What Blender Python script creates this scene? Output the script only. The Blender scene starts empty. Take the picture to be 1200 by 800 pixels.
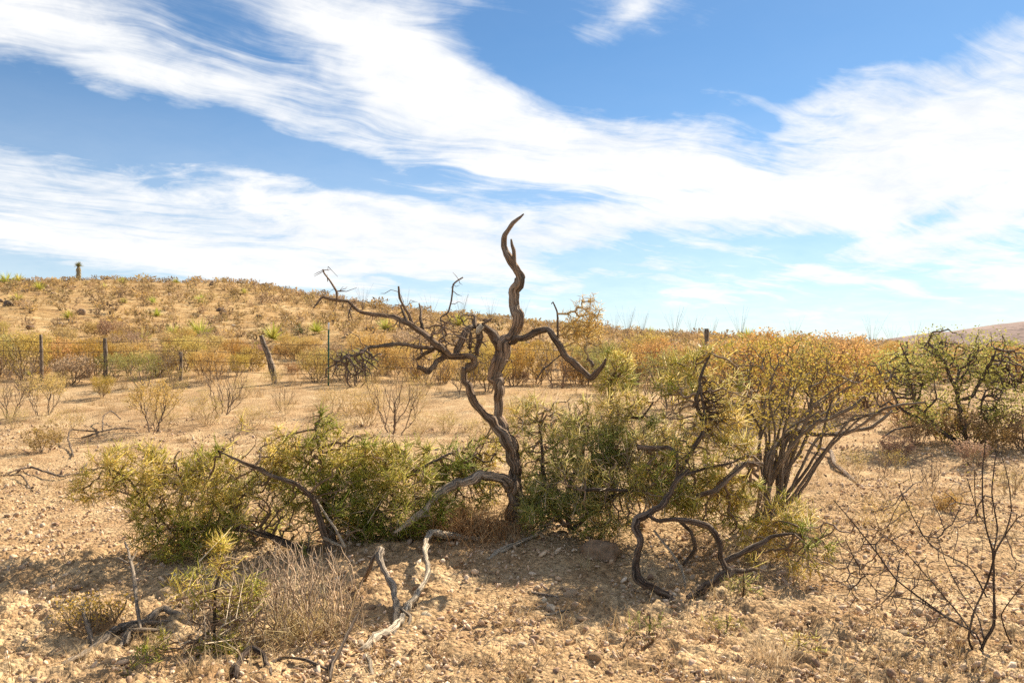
import bpy, math
import numpy as np

# ------------------------------------------------------------------ camera, sky, sun, exposure
F, EYE, HOR = 1200 * 28 / 36, 1.65, 420.0          # focal length in photo pixels, eye height, eye-level row
PITCH = math.atan((HOR - 400) / F)
SUN_AZ, SUN_EL = math.radians(38), math.radians(38)   # azimuth from +Y towards +X

scene = bpy.context.scene
col = scene.collection
cam_d = bpy.data.cameras.new('camera'); cam_d.lens = 28; cam_d.sensor_width = 36
cam_d.clip_start = 0.05; cam_d.clip_end = 9000
cam = bpy.data.objects.new('camera', cam_d); col.objects.link(cam)
cam.location = (0, 0, EYE); cam.rotation_euler = (math.pi / 2 + PITCH, 0, 0)
scene.camera = cam
scene.view_settings.view_transform = 'Standard'
scene.view_settings.look = 'None'
scene.view_settings.exposure = 1.08
scene.view_settings.gamma = 1
scene.view_settings.use_curve_mapping = False
scene.cycles.use_denoising = False
scene.cycles.max_bounces = 6
scene.cycles.diffuse_bounces = 3
scene.cycles.transmission_bounces = 4
scene.cycles.transparent_max_bounces = 4

sun_d = bpy.data.lights.new('sun', 'SUN'); sun_d.energy = 5.0; sun_d.angle = math.radians(0.53)
sun_d.color = (1.0, 0.88, 0.70)
sun = bpy.data.objects.new('sun', sun_d); col.objects.link(sun)
sun.rotation_euler = (math.pi / 2 - SUN_EL, 0, math.pi - SUN_AZ)
sun.location = (8, 12, 14)

world = bpy.data.worlds.new('World'); scene.world = world; world.use_nodes = True
nt = world.node_tree; nt.nodes.clear()

def N(tree, typ, **kw):
    n = tree.nodes.new(typ)
    for k, v in kw.items():
        setattr(n, k, v)
    return n

def L(tree, a, b):
    tree.links.new(a, b)

def mth(tree, op, a, b=None, c=None, clamp=False):
    n = N(tree, 'ShaderNodeMath', operation=op, use_clamp=clamp)
    for i, v in enumerate((a, b, c)):
        if v is None: continue
        if isinstance(v, (int, float)): n.inputs[i].default_value = v
        else: L(tree, v, n.inputs[i])
    return n.outputs[0]

def comb(tree, x, y, z=0.0):
    n = N(tree, 'ShaderNodeCombineXYZ')
    for i, v in enumerate((x, y, z)):
        if isinstance(v, (int, float)): n.inputs[i].default_value = v
        else: L(tree, v, n.inputs[i])
    return n.outputs[0]

def noise_node(tree, vec, scale, detail=4, rough=0.5, dist=0.0, lac=2.0):
    n = N(tree, 'ShaderNodeTexNoise')
    n.inputs['Scale'].default_value = scale; n.inputs['Detail'].default_value = detail
    n.inputs['Roughness'].default_value = rough; n.inputs['Distortion'].default_value = dist
    n.inputs['Lacunarity'].default_value = lac
    if vec is not None: L(tree, vec, n.inputs['Vector'])
    return n.outputs['Fac']

def ramp(tree, fac, stops, interp='LINEAR'):
    n = N(tree, 'ShaderNodeValToRGB'); cr = n.color_ramp; cr.interpolation = interp
    while len(cr.elements) > 1: cr.elements.remove(cr.elements[-1])
    for i, (p, c) in enumerate(stops):
        e = cr.elements[0] if i == 0 else cr.elements.new(p)
        e.position = p
        e.color = tuple(c) + (1,) if hasattr(c, '__len__') else (c, c, c, 1)
    L(tree, fac, n.inputs[0])
    return n.outputs[0]

def mixc(tree, fac, a, b, blend='MIX'):
    n = N(tree, 'ShaderNodeMix', data_type='RGBA', blend_type=blend)
    for sock, v in ((n.inputs['Factor'], fac), (n.inputs[6], a), (n.inputs[7], b)):
        if isinstance(v, (int, float)): sock.default_value = v
        elif isinstance(v, (tuple, list)): sock.default_value = tuple(v) + ((1,) if len(v) == 3 else ())
        else: L(tree, v, sock)
    return n.outputs[2]

def build_world():
    t = nt
    sky = N(t, 'ShaderNodeTexSky', sky_type='NISHITA', sun_disc=False)
    sky.sun_elevation = SUN_EL; sky.sun_rotation = SUN_AZ
    sky.altitude = 1200; sky.air_density = 1.0; sky.dust_density = 0.25; sky.ozone_density = 2.2
    tc = N(t, 'ShaderNodeTexCoord')
    nrm = N(t, 'ShaderNodeVectorMath', operation='NORMALIZE'); L(t, tc.outputs['Generated'], nrm.inputs[0])
    sep = N(t, 'ShaderNodeSeparateXYZ'); L(t, nrm.outputs[0], sep.inputs[0])
    x, y, z = sep.outputs
    az = mth(t, 'ARCTAN2', x, y); el = mth(t, 'ARCSINE', z)
    # high thin cloud sheet seen in perspective: stretched streaks on a plane overhead
    zz = mth(t, 'ADD', mth(t, 'MAXIMUM', z, 0.0), 0.16)
    cx = mth(t, 'DIVIDE', x, zz); cy = mth(t, 'DIVIDE', y, zz)
    a = math.radians(28)
    rx = mth(t, 'ADD', mth(t, 'MULTIPLY', cx, math.cos(a)), mth(t, 'MULTIPLY', cy, math.sin(a)))
    ry = mth(t, 'SUBTRACT', mth(t, 'MULTIPLY', cy, math.cos(a)), mth(t, 'MULTIPLY', cx, math.sin(a)))
    warp = noise_node(t, comb(t, rx, ry, 3.1), 0.9, 3)
    wv = mth(t, 'MULTIPLY', mth(t, 'SUBTRACT', warp, 0.5), 1.6)
    p1 = comb(t, mth(t, 'ADD', mth(t, 'MULTIPLY', rx, 0.55), wv), mth(t, 'ADD', mth(t, 'MULTIPLY', ry, 1.25), wv), 0.7)
    n1 = noise_node(t, p1, 1.5, 9, 0.58, 0.35)
    p2 = comb(t, mth(t, 'ADD', mth(t, 'MULTIPLY', rx, 0.35), wv), mth(t, 'ADD', mth(t, 'MULTIPLY', ry, 2.6), wv), 5.3)
    n2 = noise_node(t, p2, 2.6, 8, 0.62, 0.6)
    b2 = math.radians(-12)
    fx = mth(t, 'ADD', mth(t, 'MULTIPLY', rx, math.cos(b2)), mth(t, 'MULTIPLY', ry, math.sin(b2)))
    fy = mth(t, 'SUBTRACT', mth(t, 'MULTIPLY', ry, math.cos(b2)), mth(t, 'MULTIPLY', rx, math.sin(b2)))
    p3 = comb(t, mth(t, 'ADD', mth(t, 'MULTIPLY', fx, 0.9), wv), mth(t, 'ADD', mth(t, 'MULTIPLY', fy, 4.2), mth(t, 'MULTIPLY', wv, 2.2)), 9.1)
    n3 = noise_node(t, p3, 3.4, 9, 0.68, 0.9)
    n4 = noise_node(t, comb(t, cx, cy, 2.2), 5.5, 8, 0.66, 0.5)
    # wobble for the large cloud masses
    we = noise_node(t, comb(t, az, mth(t, 'MULTIPLY', el, 1.6), 1.3), 5.0, 5, 0.55)
    wa = noise_node(t, comb(t, az, mth(t, 'MULTIPLY', el, 1.6), 8.3), 5.0, 5, 0.55)
    azw = mth(t, 'ADD', az, mth(t, 'MULTIPLY', mth(t, 'SUBTRACT', wa, 0.5), 0.22))
    elw = mth(t, 'ADD', el, mth(t, 'MULTIPLY', mth(t, 'SUBTRACT', we, 0.5), 0.10))
    # the large masses of this sky: centre and half sizes in photo pixels (turned into angles), tilt, weight
    masses = [
        (60, 55, 210, 40, 10, .55), (260, 105, 200, 26, 14, .55), (470, 60, 110, 75, 35, .62),
        (560, 130, 170, 45, 20, .62), (760, 178, 210, 34, 6, .6), (1000, 160, 190, 60, -12, .55),
        (1150, 110, 130, 60, -20, .5), (300, 265, 330, 48, 3, .6), (60, 275, 200, 45, -3, .45),
        (560, 275, 200, 55, 2, .5), (800, 255, 260, 30, -8, .5), (1060, 225, 200, 32, -14, .5),
        (740, 25, 60, 16, -28, .42), (780, 330, 110, 14, -3, .35), (1080, 270, 160, 14, -16, .32),
        (1100, 335, 230, 34, -6, .5), (1150, 255, 150, 20, -16, .4), (950, 105, 90, 18, -4, .42), (430, 330, 260, 22, 4, .4),
        (200, 155, 200, 34, 5, -.6), (60, 140, 130, 40, 0, -.6), (330, 200, 130, 20, -8, -.35),
        (700, 75, 130, 36, 20, -.45), (980, 40, 220, 34, -4, -.55), (860, 140, 34, 13, 0, -.5),
        (740, 290, 110, 22, -8, -.45), (930, 290, 100, 16, -12, -.40), (860, 365, 120, 12, 0, -.2),
        (790, 214, 60, 7, 0, -.35), (255, 35, 90, 20, 10, -.25), (640, 230, 100, 10, 5, -.2),
    ]
    tot = None
    for (px, py, sx, sy, ang, w) in masses:
        ca = math.atan((px - 600) / F); ce = math.atan((HOR - py) / F * math.cos(ca))
        an = math.radians(-ang)
        dx = mth(t, 'SUBTRACT', azw, ca); dy = mth(t, 'SUBTRACT', elw, ce)
        u = mth(t, 'ADD', mth(t, 'MULTIPLY', dx, math.cos(an) * F / sx), mth(t, 'MULTIPLY', dy, math.sin(an) * F / sx))
        v = mth(t, 'SUBTRACT', mth(t, 'MULTIPLY', dy, math.cos(an) * F / sy), mth(t, 'MULTIPLY', dx, math.sin(an) * F / sy))
        q = mth(t, 'ADD', mth(t, 'MULTIPLY', u, u), mth(t, 'MULTIPLY', v, v))
        g = mth(t, 'MULTIPLY', mth(t, 'EXPONENT', mth(t, 'MULTIPLY', q, -0.9)), w)
        tot = g if tot is None else mth(t, 'ADD', tot, g)
    n = mth(t, 'ADD', mth(t, 'ADD', mth(t, 'MULTIPLY', n1, 0.62), mth(t, 'MULTIPLY', n2, 0.34)), mth(t, 'ADD', mth(t, 'MULTIPLY', n3, 0.20), mth(t, 'MULTIPLY', n4, 0.14)))
    aw = mth(t, 'MULTIPLY', az, 1.25); ew = mth(t, 'MULTIPLY', mth(t, 'SUBTRACT', el, 0.2), 3.0)
    win = mth(t, 'EXPONENT', mth(t, 'MULTIPLY', mth(t, 'POWER', mth(t, 'ADD', mth(t, 'MULTIPLY', aw, aw), mth(t, 'MULTIPLY', ew, ew)), 2.0), -1.0))
    d = mth(t, 'ADD', mth(t, 'ADD', mth(t, 'MULTIPLY', mth(t, 'SUBTRACT', n, 0.65), 3.1), mth(t, 'MULTIPLY', tot, 0.80)), mth(t, 'SUBTRACT', 0.28, mth(t, 'MULTIPLY', win, 0.22)))  # extra cloud outside the view, added as fill for shaded sides
    alpha = ramp(t, d, [(0.0, 0.03), (0.18, 0.16), (0.42, 0.60), (0.66, 0.93), (0.9, 1.0)], 'B_SPLINE')
    # thin milky veil towards the skyline
    veil = ramp(t, el, [(0.0, 0.95), (0.06, 0.7), (0.14, 0.42), (0.3, 0.10), (0.5, 0.0)])
    alpha = mth(t, 'MAXIMUM', alpha, mth(t, 'MULTIPLY', veil, 0.8))
    hs = N(t, 'ShaderNodeHueSaturation'); L(t, sky.outputs[0], hs.inputs['Color'])
    hs.inputs['Saturation'].default_value = 1.15; hs.inputs['Value'].default_value = 1.0
    skyc = mixc(t, 1.0, hs.outputs[0], (0.80, 1.07, 1.14), 'MULTIPLY')
    cloudc = mixc(t, ramp(t, mth(t, 'ADD', mth(t, 'MULTIPLY', n1, 0.5), mth(t, 'MULTIPLY', n4, 0.5)), [(0.36, 0.0), (0.6, 1.0)]), (8.0, 8.4, 8.9), (10.1, 10.0, 9.8))
    c = mixc(t, alpha, skyc, cloudc)
    bg = N(t, 'ShaderNodeBackground'); bg.inputs['Strength'].default_value = 0.052
    L(t, c, bg.inputs['Color'])
    out = N(t, 'ShaderNodeOutputWorld'); L(t, bg.outputs[0], out.inputs['Surface'])
build_world()

# ------------------------------------------------------------------ numeric helpers
rng = np.random.default_rng(7)

def _h(ix, iy, iz, seed):
    h = (ix * 374761393 + iy * 668265263 + iz * 2147483647 + seed * 974711) & 0xffffffff
    h = ((h ^ (h >> 13)) * 1274126177) & 0xffffffff
    h = ((h ^ (h >> 16)) * 2246822519) & 0xffffffff
    return ((h >> 8) & 0xffff) / 65535.0

def noise2(x, y, seed=0):
    x = np.asarray(x, float); y = np.asarray(y, float)
    ix = np.floor(x).astype(np.int64); iy = np.floor(y).astype(np.int64)
    fx = x - ix; fy = y - iy
    u = fx * fx * (3 - 2 * fx); v = fy * fy * (3 - 2 * fy); z = np.int64(0)
    a = _h(ix, iy, z, seed); b = _h(ix + 1, iy, z, seed); c = _h(ix, iy + 1, z, seed); d = _h(ix + 1, iy + 1, z, seed)
    return (a + (b - a) * u) * (1 - v) + (c + (d - c) * u) * v - 0.5

def noise3(x, y, z, seed=0):
    x, y, z = (np.asarray(q, float) for q in (x, y, z))
    ix, iy, iz = (np.floor(q).astype(np.int64) for q in (x, y, z))
    f = [q - i for q, i in ((x, ix), (y, iy), (z, iz))]
    u, v, w = (q * q * (3 - 2 * q) for q in f)
    r = 0
    for k in (0, 1):
        a = _h(ix, iy, iz + k, seed); b = _h(ix + 1, iy, iz + k, seed)
        c = _h(ix, iy + 1, iz + k, seed); d = _h(ix + 1, iy + 1, iz + k, seed)
        p = (a + (b - a) * u) * (1 - v) + (c + (d - c) * u) * v
        r = r + p * (w if k else (1 - w))
    return r - 0.5

def sstep(t):
    t = np.clip(t, 0, 1); return t * t * (3 - 2 * t)

# ------------------------------------------------------------------ terrain
SKY_PX = np.array([-700, -300, -100, 0, 100, 250, 400, 500, 600, 700, 800, 900, 1000, 1100, 1200, 1500, 1900], float)
SKY_PY = np.array([345, 338, 333, 333, 331, 334, 354, 366, 377, 387, 394, 400, 407, 411, 413, 413, 413], float)
HX = (SKY_PX - 600) / F * 72
HV = np.maximum((HOR - SKY_PY) / F * 80, 0) + 1.2

def coarse(x, y):
    H = np.interp(x, HX, HV)
    P = sstep((y - 8) / 82) * (1 - 0.9 * sstep((y - 95) / 150))
    z = H * P
    z = z + 0.35 * sstep((y - 12) / 12) * (1 - sstep((y - 95) / 150))
    z = z + 0.22 * np.exp(-((x - 0.1) / 1.9) ** 2 - ((y - 7.7) / 1.5) ** 2)
    z = z - 2.0 * sstep((y - 130) / 300)
    return z

for _ in range(25):
    Y = np.linspace(25, 115, 120)
    for k in range(len(SKY_PX)):
        u = (SKY_PX[k] - 600) / F
        e = ((coarse(u * Y, Y) - EYE) / Y).max()
        HV[k] += ((HOR - SKY_PY[k]) / F - e) * 50

HOLE = None
def hz(x, y):
    x = np.asarray(x, float); y = np.asarray(y, float)
    z = coarse(x, y)
    nf = 1 - sstep((y - 130) / 200)
    z = z + 0.10 * noise2(x / 1.3, y / 1.3, 3) + 0.05 * noise2(x / .5, y / .5, 4)
    z = z + nf * 0.55 * noise2(x / 9, y / 9, 5) * sstep((y - 14) / 25) + nf * 0.25 * noise2(x / 3.1, y / 3.1, 6) * sstep((y - 14) / 20)
    # hollow of a small animal burrow in the bank below the trunk, and a shallow wash in front of the left thicket
    if HOLE is not None: z = z - 0.2 * np.exp(-((x - HOLE[0]) / .05) ** 4 - ((y - HOLE[1]) / .07) ** 4)
    z = z - 0.07 * np.exp(-((x + 2.1) / .7) ** 2 - ((y - 4.7) / .25) ** 2)
    return z

def at(px, py, Y):
    """photo pixel at forward distance Y -> world point"""
    dx = (px - 600) / F; dz = (400 - py) / F
    fy = math.cos(PITCH) - dz * math.sin(PITCH); fz = math.sin(PITCH) + dz * math.cos(PITCH)
    t = Y / fy
    return np.array([dx * t, Y, EYE + fz * t])

_YS = np.geomspace(2.0, 120, 4000)
def G(px, py, lift=0.0):
    """photo pixel -> point of the ground seen there"""
    dx = (px - 600) / F; dz = (400 - py) / F
    fy = math.cos(PITCH) - dz * math.sin(PITCH); fz = math.sin(PITCH) + dz * math.cos(PITCH)
    t = _YS / fy
    zr = EYE + fz * t
    zg = hz(dx * t, _YS) + lift
    k = np.argmax(zg >= zr) if (zg >= zr).any() else len(_YS) - 1500
    return np.array([dx * t[k], _YS[k], zg[k]])

HOLE = G(533, 660)
def ground_at(px, Y):
    x = (px - 600) / F * Y
    return np.array([x, Y, float(hz(x, Y))])

# ------------------------------------------------------------------ mesh builder
class MB:
    def __init__(s): s.V = []; s.Q = []; s.T = []; s.C = []; s.B = []; s.n = 0
    def add(s, V, Q=None, T=None, C=(1, 1, 1), B=None):
        V = np.asarray(V, float).reshape(-1, 3); n = len(V)
        if Q is not None and len(Q): s.Q.append(np.asarray(Q, np.int64).reshape(-1, 4) + s.n)
        if T is not None and len(T): s.T.append(np.asarray(T, np.int64).reshape(-1, 3) + s.n)
        C = np.asarray(C, float)
        s.C.append(np.broadcast_to(C, (n, 3)) if C.ndim == 1 else C)
        s.B.append(np.zeros((n, 3)) if B is None else B)
        s.V.append(V); s.n += n
    def mesh(s, name, mat, origin=(0, 0, 0), smooth=False):
        V = np.concatenate(s.V) - np.asarray(origin, float)
        Q = np.concatenate(s.Q) if s.Q else np.zeros((0, 4), np.int64)
        T = np.concatenate(s.T) if s.T else np.zeros((0, 3), np.int64)
        me = bpy.data.meshes.new(name)
        me.vertices.add(len(V)); me.vertices.foreach_set('co', V.astype(np.float32).ravel())
        nl = Q.size + T.size
        me.loops.add(nl); me.loops.foreach_set('vertex_index', np.concatenate([Q.ravel(), T.ravel()]).astype(np.int32))
        tot = np.concatenate([np.full(len(Q), 4), np.full(len(T), 3)]).astype(np.int32)
        me.polygons.add(len(tot))
        me.polygons.foreach_set('loop_start', np.concatenate([[0], np.cumsum(tot)[:-1]]).astype(np.int32))
        me.polygons.foreach_set('loop_total', tot)
        if smooth: me.polygons.foreach_set('use_smooth', np.ones(len(tot), bool))
        me.update(calc_edges=True)
        C = np.concatenate(s.C); C = np.concatenate([np.clip(C, 0, 1), np.ones((len(C), 1))], 1)
        at_ = me.color_attributes.new('Col', 'FLOAT_COLOR', 'POINT')
        at_.data.foreach_set('color', C.astype(np.float32).ravel())
        b = me.attributes.new('bark', 'FLOAT_VECTOR', 'POINT')
        b.data.foreach_set('vector', np.concatenate(s.B).astype(np.float32).ravel())
        me.materials.append(mat)
        return me

def link(name, me, parent=None, loc=None):
    o = bpy.data.objects.new(name, me); col.objects.link(o)
    if parent is not None: o.parent = parent
    if loc is not None: o.location = loc
    return o

def tag(o, label=None, cat=None, group=None, kind=None):
    if label: o['label'] = label
    if cat: o['category'] = cat
    if group: o['group'] = group
    if kind: o['kind'] = kind
    return o

def thing(name, label, cat, loc, group=None, rz=0.0, sc=1.0):
    o = bpy.data.objects.new(name, None); col.objects.link(o)
    o.empty_display_size = 0.2
    o.location = tuple(loc); o.rotation_euler = (0, 0, rz)
    o.scale = (sc, sc, sc) if np.isscalar(sc) else tuple(sc)
    return tag(o, label, cat, group)

# ------------------------------------------------------------------ materials
def new_mat(name):
    m = bpy.data.materials.new(name); m.use_nodes = True
    t = m.node_tree; b = t.nodes['Principled BSDF']
    b.inputs['Specular IOR Level'].default_value = 0.15
    return m, t, b

def attr_col(t):
    n = N(t, 'ShaderNodeAttribute', attribute_name='Col'); return n.outputs['Color']

def rand_tint(t, c, hue=0.03, val=0.25, sat=0.15):
    oi = N(t, 'ShaderNodeObjectInfo'); r = oi.outputs['Random']
    r2 = mth(t, 'FRACT', mth(t, 'MULTIPLY', r, 17.31))
    h = N(t, 'ShaderNodeHueSaturation'); L(t, c, h.inputs['Color'])
    L(t, mth(t, 'ADD', mth(t, 'MULTIPLY', mth(t, 'SUBTRACT', r, 0.5), hue), 0.5), h.inputs['Hue'])
    L(t, mth(t, 'ADD', mth(t, 'MULTIPLY', mth(t, 'SUBTRACT', r2, 0.5), val), 1.0), h.inputs['Value'])
    L(t, mth(t, 'ADD', mth(t, 'MULTIPLY', mth(t, 'SUBTRACT', r2, 0.5), -sat), 1.0), h.inputs['Saturation'])
    return h.outputs[0]

def mat_leaf(name, transl=0.35, hue=0.03, val=0.25):
    m, t, b = new_mat(name)
    c = rand_tint(t, attr_col(t), hue, val)
    L(t, c, b.inputs['Base Color']); b.inputs['Roughness'].default_value = 0.6
    tr = N(t, 'ShaderNodeBsdfTranslucent'); L(t, c, tr.inputs['Color'])
    mx = N(t, 'ShaderNodeMixShader'); mx.inputs[0].default_value = transl
    L(t, b.outputs[0], mx.inputs[1]); L(t, tr.outputs[0], mx.inputs[2])
    L(t, mx.outputs[0], t.nodes['Material Output'].inputs['Surface'])
    return m

def mat_twig(name):
    m, t, b = new_mat(name)
    L(t, rand_tint(t, attr_col(t), 0.01, 0.3), b.inputs['Base Color']); b.inputs['Roughness'].default_value = 0.8
    return m

def mat_bark(name):
    """fissured, stringy weathered wood; Col carries brown bark or bleached wood"""
    m, t, b = new_mat(name)
    bk = N(t, 'ShaderNodeAttribute', attribute_name='bark').outputs['Vector']
    n1 = noise_node(t, bk, 3.0, 6, 0.62, 0.4)
    n2 = noise_node(t, bk, 9.0, 5, 0.6, 0.8)
    tc = N(t, 'ShaderNodeTexCoord').outputs['Object']
    n3 = noise_node(t, tc, 9.0, 4, 0.6)
    k = mth(t, 'ADD', mth(t, 'MULTIPLY', n1, 0.6), mth(t, 'MULTIPLY', n2, 0.4))
    f = ramp(t, k, [(0.38, 0.12), (0.46, 0.5), (0.52, 1.05), (0.60, 2.1)])
    c = mixc(t, 1.0, attr_col(t), f, 'MULTIPLY')
    n4 = noise_node(t, bk, 1.1, 4, 0.6, 1.2)
    pale = mth(t, 'MULTIPLY', ramp(t, n4, [(0.50, 0.0), (0.57, 1.0)]), ramp(t, k, [(0.44, 0.0), (0.52, 1.0)]))
    c = mixc(t, mth(t, 'MULTIPLY', pale, 0.6), c, (0.50, 0.40, 0.30))
    c = mixc(t, mth(t, 'MULTIPLY', ramp(t, n3, [(0.5, 0.0), (0.68, 1.0)]), 0.3), c, (0.36, 0.30, 0.25))
    L(t, c, b.inputs['Base Color']); b.inputs['Roughness'].default_value = 0.85
    bp = N(t, 'ShaderNodeBump'); bp.inputs['Strength'].default_value = 1.0; bp.inputs['Distance'].default_value = 0.045
    L(t, k, bp.inputs['Height']); L(t, bp.outputs[0], b.inputs['Normal'])
    return m

def mat_stone(name):
    m, t, b = new_mat(name)
    tc = N(t, 'ShaderNodeTexCoord').outputs['Object']
    n1 = noise_node(t, tc, 22.0, 5, 0.65)
    f = ramp(t, n1, [(0.3, 0.62), (0.5, 0.98), (0.7, 1.22)])
    c = mixc(t, 1.0, rand_tint(t, attr_col(t), 0.02, 0.45, 0.3), f, 'MULTIPLY')
    c = mixc(t, 1.0, c, (0.94, 0.90, 0.84), 'MULTIPLY')
    L(t, c, b.inputs['Base Color']); b.inputs['Roughness'].default_value = 0.9
    bp = N(t, 'ShaderNodeBump'); bp.inputs['Strength'].default_value = 0.6; bp.inputs['Distance'].default_value = 0.01
    L(t, noise_node(t, tc, 60.0, 5, 0.6), bp.inputs['Height']); L(t, bp.outputs[0], b.inputs['Normal'])
    return m

def mat_ground():
    m, t, b = new_mat('stony_soil')
    tc = N(t, 'ShaderNodeTexCoord').outputs['Object']
    big = noise_node(t, tc, 0.35, 4, 0.6)
    mid = noise_node(t, tc, 2.3, 6, 0.65)
    fine = noise_node(t, tc, 30.0, 5, 0.7)
    c = ramp(t, mid, [(0.30, (0.30, 0.185, 0.095)), (0.44, (0.48, 0.335, 0.195)), (0.57, (0.60, 0.45, 0.275)), (0.72, (0.70, 0.56, 0.37))])
    c = mixc(t, mth(t, 'MULTIPLY', ramp(t, big, [(0.42, 0.0), (0.62, 1.0)]), 0.35), c, (0.52, 0.34, 0.18))
    c = mixc(t, 1.0, c, ramp(t, fine, [(0.32, 0.35), (0.45, 0.88), (0.60, 1.08), (0.72, 1.25)]), 'MULTIPLY')
    # pebbly crust
    vo = N(t, 'ShaderNodeTexVoronoi', feature='F1'); vo.inputs['Scale'].default_value = 34.0
    vo.inputs['Randomness'].default_value = 1.0
    L(t, tc, vo.inputs['Vector'])
    peb = ramp(t, vo.outputs['Distance'], [(0.1, 1.0), (0.45, 0.6), (0.75, 0.0)])
    bwv = N(t, 'ShaderNodeRGBToBW'); L(t, vo.outputs['Color'], bwv.inputs[0])
    c = mixc(t, 1.0, c, ramp(t, bwv.outputs[0], [(0.2, 0.7), (0.5, 1.0), (0.8, 1.18)]), 'MULTIPLY')
    # dry litter: brown flecks, dark enough to paint in small gravel shadows too
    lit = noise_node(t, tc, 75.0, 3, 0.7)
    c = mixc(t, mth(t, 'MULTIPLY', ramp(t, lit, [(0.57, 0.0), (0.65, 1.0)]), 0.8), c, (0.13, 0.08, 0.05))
    # hillside beyond the fence: straw-coloured dead grass mixed in the soil, pale ledges of bare soil
    sp = N(t, 'ShaderNodeSeparateXYZ'); L(t, tc, sp.inputs[0])
    yy = mth(t, 'DIVIDE', mth(t, 'SUBTRACT', sp.outputs[1], 18.0), 22.0, clamp=True)
    st = N(t, 'ShaderNodeMapping'); st.inputs['Scale'].default_value = (0.16, 0.5, 0.5); L(t, tc, st.inputs['Vector'])
    gr = noise_node(t, st.outputs[0], 1.6, 7, 0.72)
    gc = ramp(t, gr, [(0.34, (0.27, 0.165, 0.07)), (0.46, (0.42, 0.275, 0.125)), (0.56, (0.53, 0.38, 0.19)), (0.68, (0.66, 0.52, 0.32))])
    spk = noise_node(t, tc, 5.5, 4, 0.7)
    gc = mixc(t, 1.0, gc, ramp(t, spk, [(0.34, 0.45), (0.46, 0.95), (0.65, 1.12)]), 'MULTIPLY')
    c = mixc(t, mth(t, 'MULTIPLY', yy, 0.85), c, gc)
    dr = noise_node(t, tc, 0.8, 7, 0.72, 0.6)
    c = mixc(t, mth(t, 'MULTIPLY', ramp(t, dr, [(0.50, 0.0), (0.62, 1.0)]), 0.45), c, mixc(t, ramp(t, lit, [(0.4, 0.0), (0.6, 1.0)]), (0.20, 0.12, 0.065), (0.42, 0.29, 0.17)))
    c = mixc(t, 1.0, c, (0.99, 0.94, 0.87), 'MULTIPLY')
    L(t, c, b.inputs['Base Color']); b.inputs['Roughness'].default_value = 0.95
    b.inputs['Specular IOR Level'].default_value = 0.05
    hgt = mth(t, 'ADD', mth(t, 'MULTIPLY', peb, 0.55), mth(t, 'ADD', mth(t, 'MULTIPLY', fine, 0.9), mth(t, 'MULTIPLY', lit, 0.3)))
    bp = N(t, 'ShaderNodeBump'); bp.inputs['Strength'].default_value = 0.8; bp.inputs['Distance'].default_value = 0.025
    L(t, hgt, bp.inputs['Height']); L(t, bp.outputs[0], b.inputs['Normal'])
    return m

def mat_farhill():
    m, t, b = new_mat('distant_scrub_slope')
    tc = N(t, 'ShaderNodeTexCoord').outputs['Object']
    mp = N(t, 'ShaderNodeMapping'); mp.inputs['Scale'].default_value = (1, 1, 2.5); L(t, tc, mp.inputs['Vector'])
    n = noise_node(t, mp.outputs[0], 0.05, 8, 0.75)
    n2 = noise_node(t, tc, 0.22, 5, 0.75)
    c = ramp(t, n, [(0.36, (0.19, 0.135, 0.125)), (0.5, (0.27, 0.19, 0.165)), (0.62, (0.36, 0.26, 0.215))])
    c = mixc(t, 1.0, c, ramp(t, n2, [(0.38, 0.55), (0.5, 1.0), (0.65, 1.15)]), 'MULTIPLY')
    L(t, c, b.inputs['Base Color']); b.inputs['Roughness'].default_value = 1.0
    return m

def mat_plain(name, c, rough=0.6, metal=0.0, spots=None):
    m, t, b = new_mat(name)
    tc = N(t, 'ShaderNodeTexCoord').outputs['Object']
    n = noise_node(t, tc, 25.0, 5, 0.65)
    cc = mixc(t, 1.0, c, ramp(t, n, [(0.3, 0.6), (0.5, 1.0), (0.7, 1.2)]), 'MULTIPLY')
    if spots: cc = mixc(t, ramp(t, n, [(0.56, 0.0), (0.64, 1.0)]), cc, spots)
    L(t, cc, b.inputs['Base Color']); b.inputs['Roughness'].default_value = rough; b.inputs['Metallic'].default_value = metal
    return m

M_BARK = mat_bark('weathered_bark'); M_TWIG = mat_twig('dry_twig'); M_LEAF = mat_leaf('thin_leaf', 0.4)
M_SPINE = mat_leaf('green_spiny_stem', 0.4, 0.0, 0.0); M_STRAW = mat_leaf('dry_straw', 0.3)
M_YUC = mat_leaf('stiff_yucca_blade', 0.3, 0.03, 0.3)
M_STONE = mat_stone('limestone'); M_GROUND = mat_ground(); M_FAR = mat_farhill()
M_GREEN = mat_plain('green_post_paint', (0.03, 0.14, 0.09), 0.45, 0.0, (0.12, 0.06, 0.03))
M_WHITE = mat_plain('white_post_paint', (0.75, 0.75, 0.72), 0.5)
M_WIRE = mat_plain('rusty_wire', (0.10, 0.075, 0.06), 0.6, 0.4)

# ------------------------------------------------------------------ ground sheet and far hill
def grid_mesh(name, X, Yg, Z, mat):
    r, c = X.shape
    idx = np.arange(r * c).reshape(r, c)
    Q = np.stack([idx[:-1, :-1], idx[:-1, 1:], idx[1:, 1:], idx[1:, :-1]], -1).reshape(-1, 4)
    mb = MB(); mb.add(np.stack([X, Yg, Z], -1).reshape(-1, 3), Q=Q)
    return mb.mesh(name, mat, smooth=True)

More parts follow.
